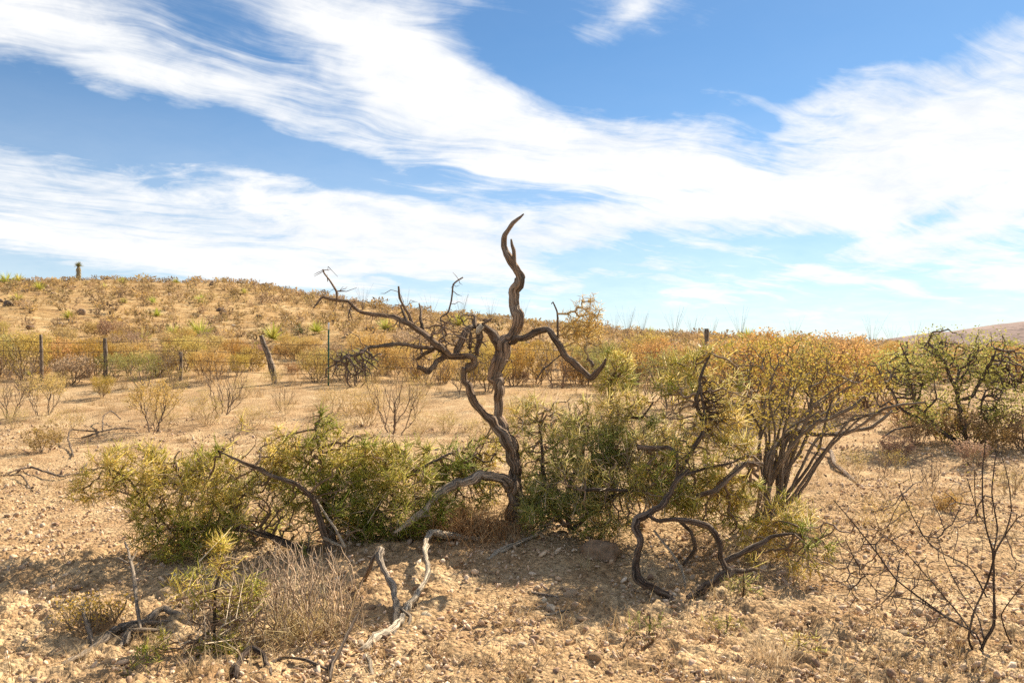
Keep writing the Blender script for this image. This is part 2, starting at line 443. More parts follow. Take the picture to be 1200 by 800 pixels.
def build_ground():
    ys = np.concatenate([np.linspace(-8, 2.4, 24)[:-1], np.arange(2.4, 9.5, 0.022), np.geomspace(9.5, 130, 190)[1:], np.geomspace(130, 5000, 30)[1:]])
    us = np.concatenate([-np.geomspace(3.5, 0.8, 18), np.linspace(-0.79, 0.79, 460), np.geomspace(0.8, 3.5, 18)])
    w = np.maximum(ys, 2.0) + 0.8
    X = us[None, :] * w[:, None]; Yg = np.repeat(ys[:, None], len(us), 1)
    Z = hz(X, Yg)
    near = (1 - sstep((Yg - 7) / 8))
    lump = 0.034 * noise2(X / .16, Yg / .16, 11) + 0.034 * noise2(X / .07, Yg / .07, 12) + 0.050 * np.abs(noise2(X / .042, Yg / .042, 13))
    # crumbly patches are rougher than the smooth crust
    patch = 0.45 + 1.1 * sstep((noise2(X / .9, Yg / .9, 14) + .25) / .5)
    Z = Z + near * lump * patch
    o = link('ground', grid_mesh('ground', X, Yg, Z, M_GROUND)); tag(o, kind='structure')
    tag(o, 'pale stony desert soil rising into a low hill')
    # far hill
    xs = np.linspace(150, 1500, 160); yf = np.linspace(600, 1150, 40)
    X, Yg = np.meshgrid(xs, yf)
    fpx = np.array([940, 1000, 1050, 1100, 1110, 1117, 1124, 1150, 1200, 1260, 1330, 1450, 1700, 2100], float)
    fpy = np.array([418, 411, 403, 394, 388.5, 387, 391, 386, 377, 370, 365, 363, 365, 378], float)
    Hh = np.interp((X / 800) * F + 600, fpx, fpy)
    top = EYE + (HOR - Hh) / F * 800
    prof = sstep((Yg - 600) / 200) * (1 - 0.4 * sstep((Yg - 800) / 350))
    Z = -8 + (top + 8) * prof + 3.0 * noise2(X / 60, Yg / 60, 21) * prof * 0.5 + 0.8 * noise2(X / 12, Yg / 12, 22) * prof
    o = link('distant_hill', grid_mesh('distant_hill', X, Yg, Z, M_FAR)); tag(o, 'brown mauve scrubby slope on the skyline', kind='structure')
build_ground()

# ------------------------------------------------------------------ tubes, growth, blades
def spline(pts, rad, step):
    """Catmull-Rom resampling of a polyline with radii"""
    P = np.asarray(pts, float); R = np.asarray(rad, float)
    P4 = np.concatenate([[2 * P[0] - P[1]], P, [2 * P[-1] - P[-2]]])
    outp, outr = [], []
    for i in range(len(P) - 1):
        p0, p1, p2, p3 = P4[i:i + 4]
        n = max(2, int(np.linalg.norm(p2 - p1) / step))
        t = (np.arange(n) / n)[:, None]
        outp.append(0.55 * (p1 + (p2 - p1) * t) + 0.225 * ((2 * p1) + (-p0 + p2) * t + (2 * p0 - 5 * p1 + 4 * p2 - p3) * t ** 2 + (-p0 + 3 * p1 - 3 * p2 + p3) * t ** 3))
        outr.append(R[i] + (R[i + 1] - R[i]) * t[:, 0])
    outp.append(P[-1:]); outr.append(R[-1:])
    return np.concatenate(outp), np.concatenate(outr)

def tube(mb, P, R, sides=5, C=(1, 1, 1), rough=0.0, seed=0, twist=0.7, cap=True):
    P = np.asarray(P, float); R = np.asarray(R, float); n = len(P)
    if n < 2: return
    T = np.gradient(P, axis=0); T /= np.linalg.norm(T, axis=1)[:, None] + 1e-9
    ref = np.array([0.31, 0.95, 0.1])
    if abs(np.mean(T @ ref)) > 0.85: ref = np.array([0.95, 0.1, 0.3])
    U = np.cross(T, ref); U /= np.linalg.norm(U, axis=1)[:, None] + 1e-9
    W = np.cross(T, U)
    S = np.concatenate([[0], np.cumsum(np.linalg.norm(np.diff(P, axis=0), axis=1))])
    th = np.arange(sides) / sides * 2 * np.pi
    cs, sn = np.cos(th)[None, :], np.sin(th)[None, :]
    rr = np.repeat(R[:, None], sides, 1)
    if rough > 0:
        a = th[None, :] + S[:, None] * twist
        ca, sa = np.cos(a), np.sin(a); ss = np.repeat(S[:, None], sides, 1)
        k = noise3(ca * 1.5 + 7, sa * 1.5 + 3, ss * 3.0, seed) + 0.8 * noise3(ca * 3.4, sa * 3.4, ss * 5.0, seed + 5) + 0.5 * noise3(ca * .5 + 2, sa * .5, ss * 14, seed + 9)
        k = k - 0.55 * np.abs(noise3(ca * 2.3 + 1, sa * 2.3 + 5, ss * 1.3, seed + 17)) * 2 + .25
        rr = rr * (1 + rough * k)
    V = P[:, None, :] + rr[:, :, None] * (cs[:, :, None] * U[:, None, :] + sn[:, :, None] * W[:, None, :])
    B = np.stack([rr * 0 + cs * .95 + seed, rr * 0 + sn * .95, np.repeat(S[:, None], sides, 1) * 1.3], -1)
    tw = S[:, None] * twist
    B2 = B.copy()
    B2[..., 0] = (B[..., 0] - seed) * np.cos(tw) - B[..., 1] * np.sin(tw) + seed
    B2[..., 1] = (B[..., 0] - seed) * np.sin(tw) + B[..., 1] * np.cos(tw)
    idx = np.arange(n * sides).reshape(n, sides); nx = np.roll(idx, -1, 1)
    Q = np.stack([idx[:-1], nx[:-1], nx[1:], idx[1:]], -1).reshape(-1, 4)
    C = np.asarray(C, float)
    if C.ndim == 2: C = np.repeat(C, sides, 0)
    tri = None
    if cap and sides > 3:
        tri = [(idx[-1, 0], idx[-1, k], idx[-1, k + 1]) for k in range(1, sides - 1)] + [(idx[0, 0], idx[0, k + 1], idx[0, k]) for k in range(1, sides - 1)]
    mb.add(V.reshape(-1, 3), Q=Q, T=tri, C=C, B=B2.reshape(-1, 3))

LIMB_SCALE = 0.84
def gnarl(P, R, seed, step=.02):
    S = np.arange(len(P)) * step
    P = P + R[:, None] * np.stack([1.3 * noise2(S / .12, S * 0 + k * 7.3, seed) + .8 * noise2(S / .05, S * 0 + k * 5.1, seed + 3) for k in range(3)], 1)
    R = R * (1 + .4 * noise2(S / .09, S * 0 + 3.3, seed + 1) + .9 * np.maximum(noise2(S / .04, S * 0 + 9.3, seed + 2) - .15, 0))
    return P, R

def limb(mb, pts, Y0, Y1=None, C=(0.2, 0.14, 0.1), C2=None, sides=12, rough=0.5, step=0.025, seed=0, wob=0.0, skel=None, twist=0.7):
    """a limb traced in photo pixels (x, y, radius), running from distance Y0 to Y1"""
    Y1 = Y0 if Y1 is None else Y1
    n = len(pts); P = []; R = []
    ys = np.linspace(0, 1, n)
    for i, (x, y, r) in enumerate(pts):
        Yd = Y0 + (Y1 - Y0) * ys[i]
        P.append(at(x, y, Yd)); R.append(max(r * LIMB_SCALE * Yd / F, 0.0025))
    P = np.array(P)
    P[:, 1] += wob * np.sin(np.arange(n) * 2.1 + seed)
    P, R = spline(P, R, step)
    S = np.arange(len(P)) * step
    R0 = R.copy()
    P = P + R0[:, None] * np.stack([1.1 * noise2(S / .12, S * 0 + k * 7.3, seed) + .6 * noise2(S / .05, S * 0 + k * 5.1, seed + 3) for k in range(3)], 1)
    R = R * (1 + .28 * noise2(S / .09, S * 0 + 3.3, seed + 1) + .5 * np.maximum(noise2(S / .045, S * 0 + 9.3, seed + 2) - .2, 0))
    cc = np.asarray(C, float)
    if C2 is not None:
        t = np.linspace(0, 1, len(P))[:, None]; cc = cc * (1 - t) + np.asarray(C2) * t
    tube(mb, P, R, sides, cc, rough, seed, twist)
    if skel is not None: skel.extend(P[::3].tolist())
    return P

def grow(roots, targets, alpha=0.5, seg=0.06, jit=0.15, straight=0.5, r=None):
    """connect every target to the nearest existing node, nearest targets first: a branching shrub skeleton"""
    r = r or rng
    roots = np.asarray(roots, float).reshape(-1, 3)
    tg = np.asarray(targets, float)
    cap = len(roots) + len(tg) * 40
    P = np.zeros((cap, 3)); par = np.full(cap, -1); pl = np.zeros(cap); D = np.zeros((cap, 3))
    n = len(roots); P[:n] = roots; n0 = n
    d0 = np.min(np.linalg.norm(tg[:, None, :] - roots[None, ::max(1, len(roots) // 40)], axis=2), axis=1)
    tips = []
    for k in np.argsort(d0):
        t = tg[k]
        d = np.linalg.norm(P[:n] - t, axis=1)
        j = int(np.argmin(d + alpha * pl[:n])); dj = d[j]
        if dj < 1e-4: continue
        m = int(min(max(1, round(dj / seg)), 38))
        a = P[j]; dirn = D[j] if D[j].any() else (t - a) / dj
        c1 = a + dirn * dj * 0.45 * straight
        ts = (np.arange(1, m + 1) / m)[:, None]
        path = (1 - ts) ** 2 * a + 2 * ts * (1 - ts) * ((c1 + (a + t) / 2) / 2 + 0) + ts ** 2 * t
        if m > 1: path[:-1] += r.normal(0, jit * seg, (m - 1, 3))
        prev = j
        for q in range(m):
            P[n] = path[q]; par[n] = prev; pl[n] = pl[prev] + np.linalg.norm(P[n] - P[prev])
            v = P[n] - P[prev]; D[n] = v / (np.linalg.norm(v) + 1e-9); prev = n; n += 1
        tips.append(prev)
    P, par, D = P[:n], par[:n], D[:n]
    cnt = np.zeros(n); cnt[tips] = 1
    for i in range(n - 1, n0 - 1, -1): cnt[par[i]] += max(cnt[i], 0.0)
    return dict(P=P, par=par, D=D, cnt=np.maximum(cnt, 1), n0=n0, tips=np.array(tips))

def mesh_growth(mb, g, r0=0.002, power=0.45, rmax=0.02, sides=3, C=(0.2, 0.15, 0.1), Cvar=0.3, r=None, minr=0.0):
    r = r or rng
    P, par, cnt, n0 = g['P'], g['par'], g['cnt'], g['n0']
    n = len(P); R = np.clip(r0 * cnt ** power, minr, rmax)
    best = {}
    for i in range(n0, n):
        j = par[i]
        if j not in best or cnt[i] > cnt[best[j]]: best[j] = i
    starts = [i for i in range(n0, n) if best.get(par[i]) != i or par[i] < n0]
    C = np.asarray(C, float)
    for s in starts:
        ch = [par[s], s]; k = s
        while k in best:
            k = best[k]; ch.append(k)
        rr = R[ch]; rr[0] = rr[1]
        rr[-1] *= 0.5
        tube(mb, P[ch], rr, sides if rr[0] > r0 * 1.6 else 3, C * (1 + Cvar * (r.random() - 0.5) * 2), cap=False)
    g['R'] = R

def unit(v): return v / (np.linalg.norm(v, axis=-1, keepdims=True) + 1e-9)

def spikes(mb, O, D, Ln, Wd, C):
    """slender three-sided pointed stems"""
    n = len(O); D = unit(D)
    A = unit(np.cross(D, np.where(np.abs(D[:, 2:3]) > .8, [[1., 0, 0]], [[0, 0, 1.]]))); B = np.cross(D, A)
    ang = np.array([0, 2.094, 4.189])
    base = O[:, None] + Wd[:, None, None] * (np.cos(ang)[None, :, None] * A[:, None] + np.sin(ang)[None, :, None] * B[:, None])
    tip = O + D * Ln[:, None]
    V = np.concatenate([base, tip[:, None]], 1).reshape(-1, 3)
    i = np.arange(n)[:, None] * 4
    T = np.concatenate([i + np.array([[0, 1, 3]]), i + np.array([[1, 2, 3]]), i + np.array([[2, 0, 3]])], 1).reshape(-1, 3)
    mb.add(V, T=T, C=np.repeat(C, 4, 0))

def leaves(mb, O, D, S, C, aspect=0.45, r=None):
    """small folded diamond leaflets"""
    r = r or rng
    n = len(O); D = unit(D)
    A = unit(np.cross(D, r.normal(0, 1, (n, 3))))
    S = S[:, None]; w = S * aspect
    V = np.stack([O, O + D * S * .5 + A * w, O + D * S, O + D * S * .5 - A * w], 1).reshape(-1, 3)
    i = np.arange(n)[:, None] * 4
    mb.add(V, Q=i + np.array([[0, 1, 2, 3]]), C=np.repeat(C, 4, 0))

def blades(mb, O, D, Ln, Wd, C, droop=0.3, r=None, fold=False):
    """tapered, bending grass or yucca blades of two segments"""
    r = r or rng
    n = len(O); D = unit(D)
    A = unit(np.cross(D, r.normal(0, .3, (n, 3)) + [0, 0, 1.0]))
    mid = O + D * Ln[:, None] * .5
    D2 = unit(D + np.array([0, 0, -1.0]) * droop * r.random((n, 1)))
    tip = mid + D2 * Ln[:, None] * .5
    w = Wd[:, None]
    V = np.stack([O - A * w, O + A * w, mid - A * w * .75, mid + A * w * .75, tip], 1).reshape(-1, 3)
    i = np.arange(n)[:, None] * 5
    mb.add(V, Q=i + np.array([[0, 1, 3, 2]]), T=i + np.array([[2, 3, 4]]), C=np.repeat(C, 5, 0))

def lerpc(a, b, t):
    return np.asarray(a)[None] * (1 - t[:, None]) + np.asarray(b)[None] * t[:, None]

def in_ellipsoid(c, s, n, r=None, hollow=0.35):
    r = r or rng
    v = unit(r.normal(0, 1, (n, 3))) * (hollow + (1 - hollow) * r.random((n, 1)) ** .6)
    return np.asarray(c) + v * np.asarray(s)

GREEN, OLIVE, YELLOW, STRAW = (0.27, 0.31, 0.055), (0.52, 0.47, 0.11), (0.78, 0.62, 0.20), (0.74, 0.60, 0.36)
BARK, BARKL, BLEACH, DARK = (0.24, 0.16, 0.105), (0.36, 0.25, 0.17), (0.76, 0.63, 0.46), (0.15, 0.10, 0.068)

def spine_colors(O, bias, r, scale=3.5, seed=31):
    """whole sprays of stems are green, olive or dried yellow"""
    n = len(O)
    k = bias - .02 + 1.25 * noise3(O[:, 0] * scale, O[:, 1] * scale, O[:, 2] * scale, seed) + r.normal(0, .17, n)
    k = np.clip(k, 0, 1)
    C = np.where((k < .5)[:, None], lerpc(GREEN, OLIVE, k * 2), lerpc(OLIVE, YELLOW, np.clip(k * 2 - 1, 0, 1)))
    s = r.random(n) < .12
    C[s] = STRAW
    return C * (0.8 + 0.6 * r.random((n, 1)))

def spiny_thicket(parent, clumps, skel, Ydef, seed, nscale=1.0, spk=5, twigcol=(0.21, 0.14, 0.085), len_=(.06, .17), name='spiny_foliage', wscale=1.0):
    """green thorn stems filling the given clumps: (px, py, rx, ry, yellow bias[, Y, depth])"""
    r = np.random.default_rng(seed)
    tg = []; bias = []
    for c in clumps:
        px, py, rx, ry, bi = c[:5]; Yc = c[5] if len(c) > 5 else Ydef; dep = c[6] if len(c) > 6 else .42
        s = Yc / F; n = int(rx * ry / 30 * nscale)
        p = in_ellipsoid(at(px, py, Yc), (rx * s, dep, ry * s), n, r, .25)
        tg.append(p); bias.append(np.full(n, bi))
    tg = np.concatenate(tg); bias = np.concatenate(bias)
    keep = tg[:, 2] > hz(tg[:, 0], tg[:, 1]) + 0.03
    tg, bias = tg[keep], bias[keep]
    g = grow(skel, tg, alpha=.35, seg=.055, jit=.28, r=r)
    mt = MB(); mesh_growth(mt, g, r0=.0030 * min(wscale * 1.2, 1), power=.42, rmax=.018, sides=4, C=twigcol, r=r)
    n0 = g['n0']; P = g['P'][n0:]; D = g['D'][n0:]; cnt = g['cnt'][n0:]
    d2 = np.linalg.norm(P[:, None, :] - tg[None, ::4], axis=2).argmin(1) if len(P) * len(tg) < 8e7 else np.zeros(len(P), int)
    bn = bias[::4][d2]
    dens = noise3(P[:, 0] * 5.0, P[:, 1] * 5.0, P[:, 2] * 5.0, seed + 3) + .5 * noise3(P[:, 0] * 11, P[:, 1] * 11, P[:, 2] * 11, seed + 4)
    rep = np.where(cnt < 3, spk, np.where(cnt < 10, spk // 2, 0))
    if len(P) > 300: rep = np.where(dens < -.06, 0, np.where(dens > .10, rep + (rep > 0) * 6, rep))
    O = np.repeat(P, rep, 0); DD = np.repeat(D, rep, 0); BB = np.repeat(bn, rep)
    DD = DD * .55 + r.normal(0, .75, O.shape) + [0, 0, .16]
    O = O + r.normal(0, .012, O.shape)
    Ln = r.uniform(*len_, len(O)); Wd = r.uniform(.0028, .0052, len(O)) * wscale
    C = spine_colors(O, BB, r)
    mf = MB(); spikes(mf, O, DD, Ln, Wd, C)
    # side thorns on the longer stems
    k = r.random(len(O)) < .7
    O2 = O[k] + unit(DD[k]) * (Ln[k] * r.uniform(.25, .75, k.sum()))[:, None]
    spikes(mf, O2, unit(DD[k]) * .5 + r.normal(0, .6, O2.shape), r.uniform(.025, .06, len(O2)), r.uniform(.0018, .003, len(O2)), C[k] * 1.05)
    org = parent.location
    nd = int(len(tg) * .22)
    if nd > 20:
        O3 = tg[r.integers(0, len(tg), nd)]; D3 = r.normal(0, .7, (nd, 3)) + [0, 0, .35]
        md = MB(); spikes(md, O3 - unit(D3) * .12, D3, r.uniform(.15, .42, nd), r.uniform(.002, .0042, nd), lerpc((0.36, 0.26, 0.17), (0.72, 0.58, 0.40), r.random(nd)))
        link('dead_sprays', md.mesh('dead_sticks', M_TWIG, org), parent)
    link('twig_sprays', mt.mesh('twigs', M_TWIG, org), parent)
    link(name, mf.mesh(name, M_SPINE, org), parent)

# ------------------------------------------------------------------ the dead tree in the middle
def z1(p): return [(350 + x / 2.9625, 240 + y / 2.9625, q / 2.9625) for x, y, q in p]
def z2(p): return [(400 + x / 2.9625, 440 + y / 2.9625, q / 2.9625) for x, y, q in p]
def z6(p): return [(600 + x / 2.9625, 350 + y / 2.9625, q / 2.9625) for x, y, q in p]
def z7(p): return [(600 + x / 3, 550 + y / 3, q / 3) for x, y, q in p]
def z8(p): return [(380 + x / 4, 600 + y / 4, q / 4) for x, y, q in p]
def z9(p): return [(850 + x / 3.077, 360 + y / 3.077, q / 3.077) for x, y, q in p]
def z10(p): return [(850 + x / 3.077, 540 + y / 3.077, q / 3.077) for x, y, q in p]

TY = 7.15                                              # distance of the trunk
def build_tree():
    base = ground_at(603, TY)
    t = thing('dead_tree', 'tall twisted dead tree with bare crooked limbs, standing on a low mound', 'tree', base)
    org = t.location; skel = []
    def part(name, label=None, **kw):
        mb = MB()
        return mb
    last = [t]
    def put(name, mb, mat=M_BARK, smooth=True, label=None):
        par = last[0] if name in ('twig', 'broken_stub', 'broken_spike') else t
        o = link(name, mb.mesh(name, mat, org, smooth), par)
        if name in ('trunk', 'limb', 'low_limb'): last[0] = o
        if label: o['label'] = label
        return o
    # trunk and leader
    mb = MB()
    limb(mb, z2([(600, 520, 40), (602, 450, 33), (605, 400, 30), (606, 330, 27), (592, 260, 22), (574, 200, 20), (552, 140, 17), (544, 80, 17), (548, 20, 19)])
         + z1([(690, 590, 24), (694, 540, 25), (708, 490, 28), (735, 458, 19), (752, 425, 16), (760, 380, 16), (749, 340, 18), (740, 300, 18), (752, 275, 18), (764, 250, 16), (748, 222, 14), (726, 182, 11), (714, 140, 9), (719, 100, 8), (742, 64, 6), (768, 44, 5), (782, 32, 2.5)]),
         TY, TY, BARK, BARKL, sides=22, rough=.75, seed=1, skel=skel, wob=.03, step=.018)
    put('trunk', mb)
    mb = MB(); limb(mb, z1([(766, 262, 9), (757, 222, 9), (748, 185, 8), (742, 150, 6), (738, 118, 2.5)]), TY - .03, TY - .05, BARKL, sides=12, rough=.6, seed=2, step=.018)
    put('broken_spike', mb)
    mb = MB(); limb(mb, z2([(600, 330, 18), (585, 262, 17), (560, 205, 18), (528, 168, 18), (488, 130, 16), (455, 88, 14), (438, 40, 13)]) + z1([(572, 615, 11), (570, 590, 11), (578, 562, 13)]),
                    TY - .05, TY - .16, BARK, sides=16, rough=.7, seed=3, skel=skel, step=.018)
    put('second_trunk', mb)
    def L_(pts, Y0, Y1, C=BARK, C2=None, name='limb', label=None, seed=5, sides=12, rough=.6):
        mb = MB(); limb(mb, pts, Y0, Y1, C, C2, sides, rough, .02, seed, 0, skel); put(name, mb, label=label)
    L_(z1([(585, 570, 15), (606, 552, 14), (604, 530, 12), (580, 520, 12), (545, 522, 12), (512, 512, 13), (465, 482, 12), (425, 442, 11), (382, 414, 10), (330, 388, 9), (270, 382, 8), (205, 366, 7), (172, 337, 6), (132, 330, 6), (84, 320, 5.5), (64, 342, 4), (50, 358, 2.5)]),
       TY - .16, TY - .55, BARK, BARKL, seed=6)
    L_(z1([(134, 330, 4), (130, 300, 4), (106, 262, 3.5), (88, 238, 3), (84, 224, 2)]), TY - .5, TY - .62, BARKL, BARKL, 'twig', seed=7, sides=6)
    L_(z1([(84, 228, 2.2), (98, 226, 1.6), (104, 228, 1.2)]), TY - .62, TY - .6, BARKL, BARKL, 'twig', seed=8, sides=5)
    L_(z1([(392, 420, 7), (378, 374, 6), (362, 345, 5), (350, 322, 5), (345, 284, 3)]), TY - .3, TY - .45, BARK, BARKL, seed=9, sides=9)
    L_(z1([(378, 408, 6), (366, 384, 5), (353, 348, 3)]), TY - .3, TY - .2, BARK, None, 'twig', seed=10, sides=7)
    L_(z1([(432, 440, 5), (422, 396, 6), (424, 368, 6), (417, 342, 3)]), TY - .28, TY - .1, DARK, BARKL, seed=11, sides=8)
    L_(z1([(505, 470, 4), (496, 430, 3.5), (492, 392, 3.5), (518, 374, 3.5), (531, 335, 3.2), (536, 276, 3), (570, 252, 2.2)]), TY - .1, TY + .1, BARKL, None, 'twig', seed=12, sides=6)
    L_(z1([(515, 512, 9), (470, 498, 8), (430, 494, 7), (350, 482, 7), (305, 486, 7), (262, 492, 5.5), (238, 496, 6), (228, 512, 5), (200, 522, 4), (165, 528, 4), (140, 545, 3)]), TY - .2, TY - .8, BARK, (0.36, 0.28, 0.2), seed=13, sides=10)
    L_(z1([(512, 522, 11), (488, 540, 11), (468, 560, 11), (452, 580, 10), (432, 572, 9), (414, 562, 7)]), TY - .18, TY - .45, BARK, None, seed=14)
    L_(z1([(470, 498, 6), (430, 520, 7), (410, 535, 5)]), TY - .22, TY - .1, DARK, None, seed=15, sides=8)
    L_(z1([(548, 520, 11), (556, 490, 12), (570, 452, 13), (586, 428, 12), (600, 422, 9), (611, 424, 8), (613, 402, 7), (611, 382, 5)]), TY - .16, TY + .02, BARK, BARKL, seed=16)
    L_(z1([(704, 505, 17), (692, 478, 18), (672, 448, 17), (652, 426, 15), (636, 428, 14), (626, 460, 13), (622, 490, 12), (618, 524, 9)]), TY, TY - .06, DARK, BARK, seed=17)
    L_(z1([(640, 424, 12), (632, 436, 13), (624, 450, 6)]), TY - .09, TY - .1, BLEACH, BLEACH, 'broken_stub', seed=18)
    L_(z1([(590, 500, 7), (597, 470, 7), (598, 445, 4)]), TY - .2, TY - .2, BARK, None, 'broken_stub', seed=19, sides=8)
    L_(z1([(640, 410, 5), (655, 404, 4), (672, 394, 2)]), TY - .05, TY - .2, BARKL, None, 'twig', seed=20, sides=7)
    L_(z1([(728, 470, 17), (765, 464, 14), (795, 460, 13), (832, 446, 13), (868, 437, 12), (888, 466, 12), (910, 496, 13), (940, 530, 12), (980, 570, 12), (1016, 600, 12), (1042, 578, 9), (1060, 556, 7), (1066, 534, 4)]),
       TY, TY - .35, DARK, BARK, seed=21)
    L_(z1([(1022, 560, 7), (1015, 545, 6), (1000, 534, 4)]), TY - .35, TY - .3, BARKL, None, 'broken_stub', seed=22, sides=8)
    L_(z1([(900, 480, 4), (902, 430, 4), (897, 370, 3.6), (884, 338, 2.6), (878, 345, 1.6)]), TY - .15, TY - .12, BARK, None, 'twig', seed=23, sides=6)
    L_(z1([(912, 520, 4), (880, 545, 3.5), (850, 570, 3), (828, 604, 2)]), TY - .15, TY - .3, BARK, None, 'twig', seed=24, sides=6)
    # bleached low limb
    L_(z2([(604, 395, 26), (575, 378, 22), (545, 355, 20), (500, 346, 19), (440, 360, 18), (372, 392, 16), (322, 430, 13), (276, 482, 12), (232, 512, 9), (182, 545, 4)]), TY - .05, TY - .75, BARKL, BLEACH, 'low_limb', 'thick bleached limb arching low from the trunk base', seed=25, sides=16)
    L_(z2([(280, 486, 6), (292, 488, 5), (306, 484, 3)]), TY - .6, TY - .62, BLEACH, None, 'broken_stub', seed=26, sides=7)
    # exposed roots
    def root(pts, seed, C, Ys=None):
        mb = MB(); P = []; R = []
        for (x, y, q, up) in pts:
            p = G(x, y, up * .75); P.append(p); R.append(q * .78 * p[1] / F)
        P, R = gnarl(*spline(P, R, .02), seed)
        tube(mb, P, R, 14, C, .6, seed)
        put('root', mb, label='pale weathered root exposed on the bank')
    def zz(f, pts): return [f([(x, y, q)])[0] + (up,) for x, y, q, up in pts]
    root(zz(z8, [(760, 130, 16, 0), (690, 122, 16, .03), (620, 106, 17, .08), (550, 96, 16, .14), (500, 96, 15, .18), (474, 132, 14, .2), (470, 190, 15, .2), (484, 250, 15, .16), (482, 305, 16, .12), (446, 366, 17, .08), (405, 425, 20, .04), (360, 495, 20, .03), (325, 545, 22, .02), (250, 592, 24, .02), (190, 632, 20, .02), (160, 652, 12, 0)]), 31, BLEACH)
    root(zz(z8, [(195, 668, 10, 0), (218, 706, 12, .02), (226, 745, 12, .02), (240, 780, 10, .0), (300, 745, 7, .02), (360, 706, 3, .02)]), 32, BLEACH)
    root(zz(z8, [(265, 178, 22, .35), (262, 205, 20, .33), (275, 250, 15, .28), (308, 320, 15, .2), (328, 390, 16, .12), (330, 440, 18, .08), (328, 520, 16, .03), (325, 600, 10, 0)]), 33, (0.5, 0.41, 0.31))
    root(zz(z8, [(335, 430, 10, .08), (368, 462, 9, .06), (402, 492, 8, .04), (392, 540, 7, .02), (378, 600, 5, 0)]), 34, (0.42, 0.33, 0.24))
    root(zz(z8, [(258, 165, 16, .36), (235, 215, 12, .3), (212, 262, 12, .2), (186, 330, 10, 0)]), 35, (0.34, 0.25, 0.17))
    root(zz(z2, [(760, 515, 4, 0), (720, 530, 6, .03), (650, 565, 8, .04), (590, 590, 9, .03), (535, 612, 10, .02), (505, 640, 8, 0)]), 36, BLEACH)
    # fine dead twigs
    r = np.random.default_rng(5); sk = np.array(skel)
    spur = sk[r.integers(0, len(sk), 420)]; spur = spur[(spur[:, 0] < at(572, 0, TY)[0]) & (spur[:, 2] > at(0, 470, TY)[2])]
    spur = spur + r.normal(0, .04, spur.shape) + unit(r.normal(0, 1, spur.shape)) * .05
    tg = np.concatenate([
        in_ellipsoid(at(415, 425, TY - .7), (.26, .25, .17), 110, r),
        in_ellipsoid(at(400, 435, TY - .75), (.22, .2, .16), 60, r),
        in_ellipsoid(at(520, 395, TY - .1), (.32, .3, .2), 150, r),
        in_ellipsoid(at(500, 410, TY - .2), (.25, .3, .12), 60, r),
        in_ellipsoid(at(545, 375, TY - .0), (.15, .2, .1), 25, r),
        in_ellipsoid(at(470, 380, TY - .35), (.3, .2, .18), 18, r),
        in_ellipsoid(at(420, 355, TY - .5), (.3, .2, .14), 12, r),
        in_ellipsoid(at(585, 430, TY - .05), (.16, .2, .12), 26, r),
        in_ellipsoid(at(412, 378, TY - .5), (.06, .1, .1), 10, r),
        spur,
        in_ellipsoid(at(515, 400, TY - .15), (.36, .3, .2), 130, r), in_ellipsoid(at(412, 428, TY - .7), (.26, .2, .18), 90, r), in_ellipsoid(at(560, 410, TY - .1), (.14, .2, .16), 50, r)])
    g = grow(sk, tg, .3, .045, .35, r=r)
    mb = MB(); mesh_growth(mb, g, .0030, .42, .011, 4, (0.16, 0.11, 0.078), .4, r)
    put('twig_sprays', mb, M_TWIG, False)
    # dried yellow tangle on the side limb
    tg = np.concatenate([in_ellipsoid(at(684, 385, TY - .15), (.21, .2, .2), 210, r, .15), in_ellipsoid(at(692, 365, TY - .12), (.14, .15, .17), 70, r)])
    tg = tg[tg[:, 2] > at(684, 412, TY)[2] - .25 * np.abs(tg[:, 0] - at(684, 0, TY)[0])]
    sk2 = sk[(np.abs(sk[:, 0] - at(668, 400, TY)[0]) < .2) & (sk[:, 2] > at(0, 440, TY)[2])]
    g = grow(sk2, tg, .3, .045, .3, r=r)
    mb = MB(); mesh_growth(mb, g, .0024, .4, .009, 4, (0.40, 0.28, 0.13), .3, r)
    put('tangle_sprays', mb, M_TWIG, False)
    P = g['P'][g['n0']:]; O = np.repeat(P, 4, 0)
    mf = MB(); C = lerpc((0.72, 0.50, 0.16), (0.95, 0.76, 0.30), r.random(len(O)))
    spikes(mf, O + r.normal(0, .01, O.shape), r.normal(0, 1, O.shape) + [0, 0, .3], r.uniform(.03, .085, len(O)), r.uniform(.002, .0035, len(O)), C)
    put('yellow_tangle', mf, M_SPINE, False, 'dried yellow spiny tangle caught on the side limb')
build_tree()

